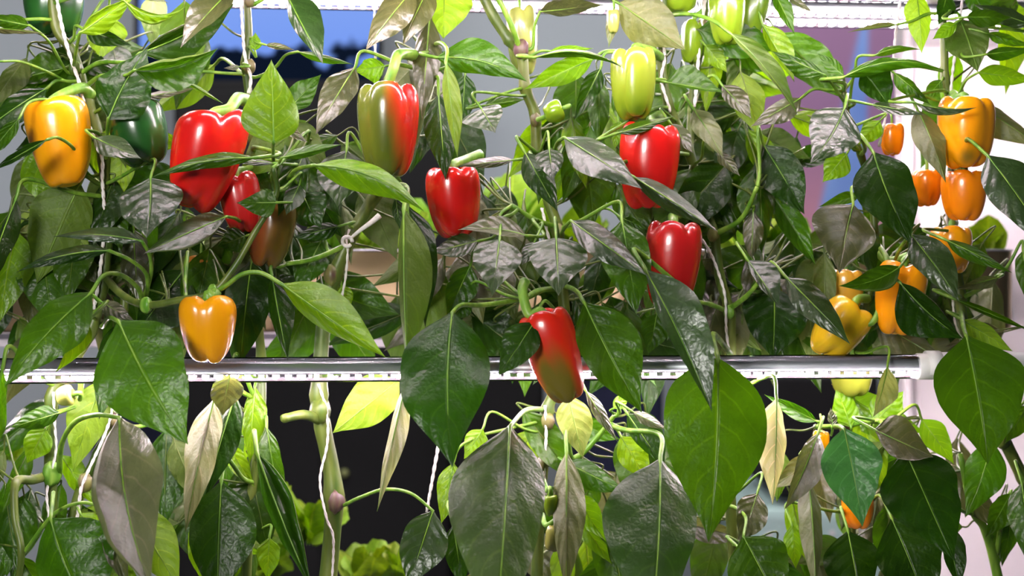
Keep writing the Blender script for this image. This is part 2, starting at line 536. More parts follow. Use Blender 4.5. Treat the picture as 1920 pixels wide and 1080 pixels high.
# ------------------------------------------------------------------ lamps
def led_tube(py, d, x0, x1, label, z_from=960, power=LED_W, cap_right=True):
    c0 = P(z_from, py, d)
    k = YAW
    R = 0.0142
    xa, xb = P(x0, py, d).x, P(x1, py, d).x
    yc = lambda x: c0.y + k * (x - c0.x)
    root = empty('led_tube_lamp', (xa, yc(xa), c0.z), label, 'lamp', 'clear tube grow lamps')
    L = math.hypot(xb - xa, k * (xb - xa))
    ang = math.atan(k)
    def loc(o):
        o.parent = root
        o.rotation_euler = (0, 0, ang)
        return o
    sides = 28
    v, f = [], []
    for i, x in enumerate((0, L)):
        for s in range(sides):
            a = 2 * math.pi * s / sides
            v.append((x, R * math.cos(a), R * math.sin(a)))
    for s in range(sides):
        f.append((s, (s + 1) % sides, sides + (s + 1) % sides, sides + s))
    o = loc(mesh_obj('clear_tube', v, f, M['clear']))
    # aluminium channel inside, open underneath
    prof = [(0.0126 * math.cos(t), 0.0126 * math.sin(t)) for t in np.linspace(math.radians(-18), math.radians(198), 17)]
    v, f = [], []
    for x in (0.004, L - 0.004):
        for (yy, zz) in prof:
            v.append((x, yy, zz))
    n = len(prof)
    for s in range(n):
        f.append((s, (s + 1) % n, n + (s + 1) % n, n + s))
    f += [tuple(range(n)), tuple(range(2 * n - 1, n - 1, -1))]
    loc(mesh_obj('channel', v, f, M['alu']))
    bv, bf = box_data(0.006, L - 0.006, -0.0115, 0.0115, -0.0050, -0.0038)
    loc(mesh_obj('led_board', bv, bf, M['board'], smooth=False))
    # diodes
    dv, df = box_data(-0.0025, 0.0025, -0.0070, 0.0070, -0.0100, -0.0050)
    meshes = []
    for nm in (diode_mat(False, power), diode_mat(True, power)):
        me = bpy.data.meshes.new('led_diode')
        me.from_pydata(dv, [], df)
        me.materials.append(nm)
        meshes.append(me)
    x, i = 0.014, 0
    while x < L - 0.01:
        o = bpy.data.objects.new('led_diode', meshes[1 if i % 3 == 1 else 0])
        COL.objects.link(o)
        o.parent = root
        o.location = (x * math.cos(ang), x * math.sin(ang), 0)
        o.rotation_euler = (0, 0, ang)
        x += 0.0152
        i += 1
    for x in ((0, L) if cap_right else (0,)):
        v, f = tube_data([(x - 0.014, 0, 0), (x - 0.012, 0, 0), (x + 0.012, 0, 0), (x + 0.014, 0, 0)], [R * .9, R * 1.07, R * 1.07, R * .9], 20)
        loc(mesh_obj('end_cap', v, f, M['white']))
    return root

led_tube(691, -0.035, -90, 1738, 'clear tube lamp with bright diodes crossing in front of the stems')
led_tube(692, 0.24, -90, 1960, 'clear tube lamp hidden right behind the front lamp at the same height', power=LED_W * 1.8)
led_tube(-92, -0.13, -90, 1760, 'clear tube lamp along the top edge of the front row', power=LED_W * 1.5)
led_tube(-30, 0.12, -60, 1750, 'clear tube lamp just above the picture over the stems', power=LED_W)
led_tube(5, 0.27, 400, 1960, 'clear tube lamp behind the plants at the top, upper row of diodes', power=LED_W * 2)
led_tube(33, 0.40, 1390, 1960, 'clear tube lamp at top right, lower row of diodes before the mauve poster', z_from=1500, power=LED_W)
# white rail that carries the front lamp on the right
rl = empty('lamp_rail', P(1745, 688, -0.035), 'white rail at the right end of the front tube lamp', 'rail')
a, b = P(1742, 684, -0.035), P(2050, 684, -0.035)
tube('rail', [a, a + (b - a) * .02, b], [0.013, 0.0148, 0.0148], M['white'], rl, 20)
tube('collar', [a - (b - a) * .02, a + (b - a) * .06], [0.0165, 0.0165], M['white'], rl, 20)

# ------------------------------------------------------------------ back shelf, planters, lettuces
PY = 0.50
zs = Q(960, 622, PY).z
sh = empty('back_shelf', (0, PY, zs), 'grey shelf with dark front edge carrying the steel planters', 'shelf')
a, b = Q(-260, 0, PY).x, Q(1700, 0, PY).x
box('board', a, b, PY - 0.03, PY + 0.15, zs - 0.022, zs - 0.001, M['shelf'], sh, 0.002)
box('front_edge', a, b, PY - 0.034, PY - 0.030, zs - 0.010, zs - 0.002, M['shelf_edge'], sh)

def planter(x0, x1, label):
    a, b = Q(x0, 0, PY).x, Q(x1, 0, PY).x
    w, h, dep = b - a, 0.121, 0.13
    root = empty('steel_planter', ((a + b) / 2, PY + dep / 2, zs), label, 'planter', 'brushed steel planters on the back shelf')
    def ring(inset, z, rad=0.03, n=6):
        out = []
        hx, hy = w / 2 - inset, dep / 2 - inset
        r = max(rad - inset, 0.004)
        for (sx, sy, a0) in ((1, 1, 0), (-1, 1, 90), (-1, -1, 180), (1, -1, 270)):
            for i in range(n + 1):
                t = math.radians(a0 + 90 * i / n)
                out.append((sx * (hx - r) + r * math.cos(t), sy * (hy - r) + r * math.sin(t), z))
        return out
    rings = [ring(0.006, 0), ring(0.0, 0.006), ring(0, h)]
    def loft(rs):
        v = [p for r in rs for p in r]
        n = len(rs[0])
        f = [(i * n + k, i * n + (k + 1) % n, (i + 1) * n + (k + 1) % n, (i + 1) * n + k) for i in range(len(rs) - 1) for k in range(n)]
        return v, f, n
    v, f, n = loft(rings)
    f.append(tuple(range(n))[::-1])
    o = mesh_obj('body', v, f, M['steel']); o.parent = root
    v, f, n = loft([ring(0, h), ring(-0.002, h + 0.0005), ring(-0.002, h + 0.003), ring(0.003, h + 0.003), ring(0.003, h - 0.03)])
    o = mesh_obj('rim', v, f, M['alu']); o.parent = root
    v = ring(0.003, h - 0.02)
    o = mesh_obj('soil', v, [tuple(range(len(v)))], M['soil'], smooth=False); o.parent = root
    return root
for x0, x1, lb in ((-150, 185, 'brushed steel planter at the far left edge behind the yellow pepper plant'),
                   (200, 520, 'brushed steel planter hidden behind the dense left leaves'),
                   (535, 868, 'brushed steel planter showing clearly left of the tall hanging leaf'),
                   (888, 1185, 'brushed steel planter behind the hanging two tone red pepper'),
                   (1205, 1535, 'brushed steel planter behind the string tied stem right of the red peppers'),
                   (1560, 1908, 'brushed steel planter at the right edge before the white panel')):
    planter(x0, x1, lb)

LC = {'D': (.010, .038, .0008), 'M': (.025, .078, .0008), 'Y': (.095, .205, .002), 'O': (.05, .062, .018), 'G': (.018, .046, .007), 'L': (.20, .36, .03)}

PROF_S = [0, .02, .05, .10, .17, .26, .36, .48, .62, .75, .86, .94, 1.0]
PROF_W = [.02, .10, .27, .51, .77, .95, 1.0, .95, .77, .50, .25, .09, .0]
RS = np.array([0, .16, .33, .5, .66, .79, .87, .94, 1.0])
R2 = np.concatenate([-RS[:0:-1], RS])
NV = 26

def smooth_interp(x, xs, ys):
    # pchip-free: fine linear table blurred once
    t = np.linspace(0, 1, 201)
    y = np.interp(t, xs, ys)
    y2 = np.convolve(np.pad(y, 6, mode='edge'), np.ones(13) / 13, 'valid')
    y2 = y2 * 0.75 + y * 0.25
    y2[-1] = 0
    return np.interp(x, t, y2)

def leaf_grid(B, T, w1, w2, tilt, bend, vfold, face_up, curl1, curl2, rng, round_=0.0, wav=1.0, arch=0.0):
    """B,T points; w in metres. Returns verts, faces, uvs, midrib points"""
    B, T = np.array(B), np.array(T)
    s = np.linspace(0, 1, NV)
    e = T - B
    e1 = np.array([e[0], 0, e[2]])
    Lp = np.linalg.norm(e1); e1 /= Lp
    nrm = np.array([-e1[2], 0, e1[0]])                      # perpendicular in the picture plane
    if abs(e1[2]) > abs(e1[0]):
        if nrm[0] < 0: nrm = -nrm                           # to the right
    else:
        if nrm[2] > 0: nrm = -nrm                           # downwards
    tt = math.tan(math.radians(tilt))
    bow = 4 * s * (1 - s)
    mid = B[None, :] + np.outer(s * Lp, e1) + np.outer(bow * bend, nrm)
    # the blade leans back: higher points further away, flatter near the tip
    f = s * (1.45 - 0.45 * s)
    mid[:, 1] = B[1] + tt * e1[2] * Lp * f - arch * bow * Lp
    sp = s ** (1.0 - 0.25 * round_)
    prof = smooth_interp(sp, PROF_S, PROF_W)
    Lt = Lp / max(0.35, math.cos(math.radians(tilt)) if abs(e1[2]) > 0.5 else 1.0)
    W = max(0.25 * Lt, w1, w2)
    verts, uvs = [], []
    ph = rng.uniform(0, 6.28)
    fq = rng.uniform(2.2, 3.6)
    sgn = 1 if face_up else -1
    for i in range(NV):
        for j, r in enumerate(R2):
            ar = abs(r)
            w = (w2 if r > 0 else w1) * prof[i]
            hid = math.sqrt(max(0.0, W * W - (w2 if r > 0 else w1) ** 2)) * prof[i]
            hid = min(hid, 0.75 * W * prof[i] + 1e-6)
            cl = curl2 if r > 0 else curl1
            lat, dep = ar * w, vfold * hid * ar ** 1.3
            if cl > 0 and ar > 0.66:
                phi = (ar - 0.66) / 0.34 * math.radians(170) * cl
                rho = 0.17 * W * prof[i]
                lat = 0.72 * w + rho * math.sin(phi) * 0.9 + 0.06 * w * 0
                dep = vfold * hid * 0.6 - rho * (1 - math.cos(phi)) * 1.1
            q = 6.0 * s[i] - 1.7 * ar ** 1.4 + (0.45 if r > 0 else 0)
            pk = -0.00085 * wav * math.cos(2 * math.pi * q) * min(1, ar * 2.5) * (1 - 0.5 * ar) * min(1, prof[i] * 1.5)
            wave = wav * 0.085 * W * ar ** 2 * math.sin(fq * 2 * math.pi * s[i] + ph + (1.7 if r > 0 else 0)) * prof[i]
            edge = 1 + 0.05 * wav * ar ** 3 * math.sin(9 * s[i] + ph * 2 + (2 if r > 0 else 0))
            side = math.copysign(1, r) if r else 0
            p = mid[i] + nrm * (side * lat * edge)
            p[1] += tt * nrm[2] * side * lat * 0.9 + dep + pk * sgn + wave
            p[1] += wav * 0.05 * W * math.sin(5.0 * s[i] + ph * 1.3) * prof[i] * (0.4 + 0.6 * r * r)
            # gentle crease: the midrib lies a little deeper on the upper face
            p[1] += sgn * 0.03 * W * prof[i] * math.exp(-(ar / 0.18) ** 2)
            verts.append(p)
            uvs.append((0.5 + r / 2, s[i]))
    nc = len(R2)
    right = np.cross(e1, nrm)                                # sign of winding
    faces = []
    flip = (right[1] < 0) == face_up
    for i in range(NV - 1):
        for j in range(nc - 1):
            q = (i * nc + j, i * nc + j + 1, (i + 1) * nc + j + 1, (i + 1) * nc + j)
            faces.append(q if not flip else q[::-1])
    return verts, faces, uvs, mid

def lettuce(px_, py_, size, label, n=9, y=PY + 0.06, col='L', seed=0, name='lettuce_plant'):
    rng = random.Random(seed)
    c = Q(px_, py_, y)
    root = empty(name, c, label, 'plant', 'small salad plants behind the peppers')
    for i in range(n):
        a = 2 * math.pi * i / n * 1.0 + rng.uniform(-.3, .3)
        el = rng.uniform(0.35, 1.25)
        L = size * rng.uniform(.7, 1.1)
        d = np.array([math.cos(a) * math.cos(el), math.sin(a) * math.cos(el), math.sin(el)])
        s1 = np.array([-math.sin(a), math.cos(a), 0])
        n1 = np.cross(d, s1)
        v, f, uvs = [], [], []
        nr, ncol = 9, 7
        for r in range(nr):
            s = r / (nr - 1)
            w = L * 0.42 * (math.sin(math.pi * min(1, s * 0.82 + 0.06)) ** 0.8) + 0.002
            for k in range(ncol):
                u = k / (ncol - 1) * 2 - 1
                pnt = np.array(c) + d * (L * s) - n1 * (-0.25 * L * s * s) + s1 * (w * u)
                pnt = pnt + n1 * (-0.12 * L * u * u + 0.05 * L * math.sin(9 * s + 4 * u + i))
                v.append(pnt); uvs.append((0.5 + u / 2, s))
        for r in range(nr - 1):
            for k in range(ncol - 1):
                f.append((r * ncol + k, r * ncol + k + 1, (r + 1) * ncol + k + 1, (r + 1) * ncol + k))
        o = mesh_obj('leaf', v, f, M['leaf'], root, uvs=uvs)
        o.color = (*[x * rng.uniform(.8, 1.15) for x in LC[col]], 0.3)
    return root

for i, (x, y, sz, lb, n, yy, cl) in enumerate([
        (690, 470, 0.075, 'bright lettuce in the steel planter left of the tall hanging leaf', 12, PY + .06, 'L'),
        (620, 470, 0.06, 'bright lettuce behind the knotted string on the thick stem', 9, PY + .05, 'L'),
        (770, 465, 0.07, 'bright lettuce behind the tall hanging leaf', 9, PY + .07, 'L'),
        (955, 440, 0.095, 'tall pale lettuce right of the middle red pepper', 10, PY + .07, 'L'),
        (1080, 460, 0.07, 'lettuce behind the grey green heart shaped leaves', 8, PY + .06, 'Y'),
        (1225, 470, 0.085, 'lettuce glimpsed between the two stacked red peppers', 8, PY + .08, 'L'),
        (1385, 472, 0.10, 'lettuce above the planter right of the lower red pepper', 9, PY + .06, 'L'),
        (1480, 472, 0.07, 'lettuce behind the dark round leaves on the right', 8, PY + .06, 'Y'),
        (1850, 480, 0.06, 'sparse seedling lettuce in the planter at the right edge', 7, PY + .06, 'Y'),
        (60, 470, 0.08, 'lettuce behind the large vein patterned leaf at far left', 9, PY + .06, 'Y'),
        (300, 470, 0.08, 'lettuce behind the grey leaves left of the yellow pepper', 9, PY + .06, 'Y'),
        ]):
    lettuce(x, y, sz, lb, n, yy, cl, seed=i)
for i, (x, y, sz, lb) in enumerate([
        (690, 1085, 0.06, 'small basil at the bottom edge left of the curled dark leaf'),
        (745, 1090, 0.055, 'small basil at the bottom edge under the curled dark leaf'),
        (575, 1010, 0.085, 'crinkled basil behind the thick lower stem'),
        (505, 1075, 0.06, 'round leaved basil left of the thick lower stem'),
        (1105, 1085, 0.08, 'crinkled mint before the navy cupboard at the bottom'),
        (20, 860, 0.05, 'small basil at the left edge below the lamp')]):
    lettuce(x, y, sz, lb, 10, 0.42, 'Y', seed=40 + i, name='basil_plant')

# ------------------------------------------------------------------ pepper plants: stems
PLANTS = {
 'A': ('tall pepper plant at far left carrying the upper yellow and dark green peppers', [
   ([(92,-60,3),(105,50,3),(135,95,3),(152,145,3),(165,190,3),(180,235,3),(195,300,3),(198,380,3),(200,450,3),(192,540,3),(170,620,3),(130,690,3),(98,745,3),(95,880,3),(98,970,3),(90,1120,3)], 5.2, 6.8),
   ([(196,520,3),(232,555,0),(275,572,-5),(340,562,-7),(398,548,-8),(440,500,-8),(475,440,-8),(518,365,-8),(512,315,-9)], 4.4, 2.6),
   ([(95,890,3),(60,900,0),(30,905,-3),(28,970,-4),(40,1035,-5),(30,1120,-4)], 5.5, 3.2)]),
 'B': ('bare pale stemmed pepper plant at lower left beside white string', [
   ([(235,540,6),(228,640,5),(215,720,4),(210,785,3),(185,850,3),(150,925,3),(130,1000,3),(105,1120,3)], 4.5, 6.5),
   ([(185,860,3),(200,925,1),(175,935,-1)], 3, 3),
   ([(212,800,3),(260,800,2),(300,790,2)], 3, 2)]),
 'C': ('pepper plant with thin stem before the blue screen', [
   ([(458,-60,3),(466,60,3),(460,120,3),(468,190,3),(475,260,4),(482,350,4),(470,450,5),(480,560,5),(490,680,4),(488,800,3),(470,950,3),(460,1120,3)], 4.2, 5.5)]),
 'D': ('thick stemmed pepper plant with knotted string left of centre', [
   ([(800,-60,4),(802,60,4),(795,160,4),(770,270,4),(705,365,4),(660,440,4),(628,515,4),(608,600,4),(598,740,4),(605,800,4),(626,930,4),(612,1120,4)], 5, 10.5),
   ([(660,455,4),(590,485,2),(535,495,1)], 3.2, 2.5),
   ([(605,790,4),(570,778,1),(530,785,-1)], 6, 4.5)]),
 'E': ('pepper plant in the middle with a purple jointed stem and the hanging two tone pepper', [
   ([(880,-60,3),(925,30,3),(955,75,3),(978,105,3),(985,165,3),(1003,215,3),(1008,290,3),(1030,380,3),(1045,430,3),(1052,520,3),(1060,620,3),(1045,720,3),(1026,770,3),(1020,850,3),(1012,950,3),(1005,1120,3)], 6, 7),
   ([(978,105,3),(960,50,1),(925,-20,0)], 3.2, 3.2),
   ([(1040,425,3),(1000,410,0),(960,385,-1)], 3, 2.4),
   ([(1050,540,3),(1010,545,-4),(985,560,-8)], 3.2, 2.8),
   ([(1020,870,3),(1080,858,2),(1120,820,2),(1155,775,1)], 4, 2.5)]),
 'F': ('pepper plant right of centre carrying the pale green and stacked red peppers', [
   ([(1240,-60,3),(1243,40,3),(1240,110,3),(1252,190,3),(1290,280,4),(1320,380,4),(1338,440,3),(1350,520,3),(1368,590,3),(1370,680,3),(1365,800,4),(1370,950,4),(1380,1120,4)], 5, 6.5),
   ([(1328,-60,5),(1318,60,5),(1302,150,5),(1296,220,5),(1292,290,4)], 4.5, 5),
   ([(1338,440,3),(1390,410,0),(1420,350,-2)], 3.5, 2.2),
   ([(1366,585,3),(1330,570,0),(1300,565,-2)], 3, 2.2),
   ([(1366,580,3),(1400,555,-1),(1430,520,-3)], 3.4, 2.2)]),
 'G': ('pepper plant with thin forked stem before the mauve poster', [
   ([(1582,170,2),(1592,230,2),(1614,290,2),(1632,360,3),(1640,450,3),(1628,560,3),(1600,660,3),(1580,760,3),(1592,900,3),(1600,1120,3)], 3.2, 5.5),
   ([(1614,290,2),(1595,260,0),(1575,215,-2)], 2.6, 2),
   ([(1640,450,3),(1665,500,-2),(1640,600,-4),(1600,600,-3)], 3.2, 3.5),
   ([(1585,800,3),(1620,790,0),(1650,790,-2)], 3.6, 3),
   ([(1585,800,3),(1560,800,0),(1530,800,-2)], 3.4, 2.6)]),
 'H': ('pepper plant at far right carrying the big yellow orange peppers', [
   ([(1762,-60,2),(1770,80,2),(1772,150,2),(1783,200,2),(1788,320,2),(1785,420,2),(1800,560,2),(1808,625,2),(1830,720,3),(1880,820,3),(1925,910,3)], 4, 7.5),
   ([(1800,560,2),(1840,540,0),(1880,510,0)], 3, 2.2),
   ([(1800,850,3),(1822,955,3),(1850,1000,3),(1880,1120,3)], 3, 6),
   ([(1868,1040,3),(1878,980,2),(1890,930,1)], 3, 2)]),
}
STEM_PTS = []          # (px, py, depth_cm, plant)
ROOTS = {}
for key, (label, polys) in PLANTS.items():
    main = polys[0][0]
    root = empty('pepper_plant', P(main[-1][0], main[-1][1], main[-1][2] / 100), label, 'plant', 'pepper plants trained up strings')
    ROOTS[key] = root
    for pi, (pl, r0, r1) in enumerate(polys):
        sm = catmull(pl, 7)
        n = len(sm)
        path = [P(p[0], p[1], p[2] / 100) for p in sm]
        rad = []
        for i in range(n):
            t = i / (n - 1)
            r = r0 + (r1 - r0) * t
            k = (i % 7) / 7
            node = math.exp(-(min(k, 1 - k) / 0.16) ** 2)
            if 0 < i < n - 1:
                r *= 1 + (0.30 if pi == 0 else 0.14) * node * (1 if (i // 7 + (k > .5)) % 2 == 0 else 0.3)
            rad.append(r * 0.001)
        tube('main_stem' if pi == 0 else 'branch', path, rad, M['stem'] if pi == 0 or r0 > 4 else M['petiole'], root, 12, 0.07)
        for i in range(0, n, 2):
            STEM_PTS.append((sm[i][0], sm[i][1], sm[i][2], key))
SP = np.array([(a, b, c) for a, b, c, _ in STEM_PTS])

# joints: swollen purple brown knuckles
def knuckle(px_, py_, d, r, key, mat='woody'):
    r *= 0.82
    c = P(px_, py_, d / 100)
    rng = random.Random(int(px_ * 7 + py_))
    v, f = [], []
    rings, seg = 8, 12
    for i in range(rings + 1):
        t = math.pi * i / rings
        for k in range(seg):
            a = 2 * math.pi * k / seg
            rr = r * (1 + 0.22 * math.sin(3 * a + px_) * math.sin(t) + rng.uniform(-.06, .06))
            v.append((c.x + rr * math.sin(t) * math.cos(a), c.y + rr * math.sin(t) * math.sin(a), c.z + 1.35 * rr * math.cos(t)))
    for i in range(rings):
        for k in range(seg):
            f.append((i * seg + k, (i + 1) * seg + k, (i + 1) * seg + (k + 1) % seg, i * seg + (k + 1) % seg))
    mesh_obj('stem_joint', v, f, M[mat], ROOTS[key])
for a in [(978,92,2.4,.0105,'E'),(1005,225,2.4,.008,'E'),(1048,432,2.6,.0085,'E'),(1028,790,2.2,.009,'E'),(622,516,3.4,.0115,'D'),(602,770,3.2,.014,'D','stem'),
          (628,940,3.2,.013,'D','woody'),(466,0,2.5,.0075,'C'),(468,125,2.5,.008,'C'),(95,888,2.2,.013,'A','fresh'),(275,572,-5.2,.008,'A','fresh'),
          (400,545,-8.2,.0065,'A','fresh'),(140,128,2.4,.008,'A','stem'),(212,788,2.4,.008,'B'),(1240,105,2.5,.0065,'F'),(1338,440,2.4,.008,'F'),(1368,585,2.4,.0075,'F','fresh'),
          (1318,50,4.4,.008,'F'),(1588,792,2.0,.007,'G'),(1785,190,1.4,.0085,'H','fresh'),(1880,825,2.2,.010,'H','stem'),(158,905,2.2,.010,'B'),(1018,870,2.2,.008,'E','woody')]:
    knuckle(*a)

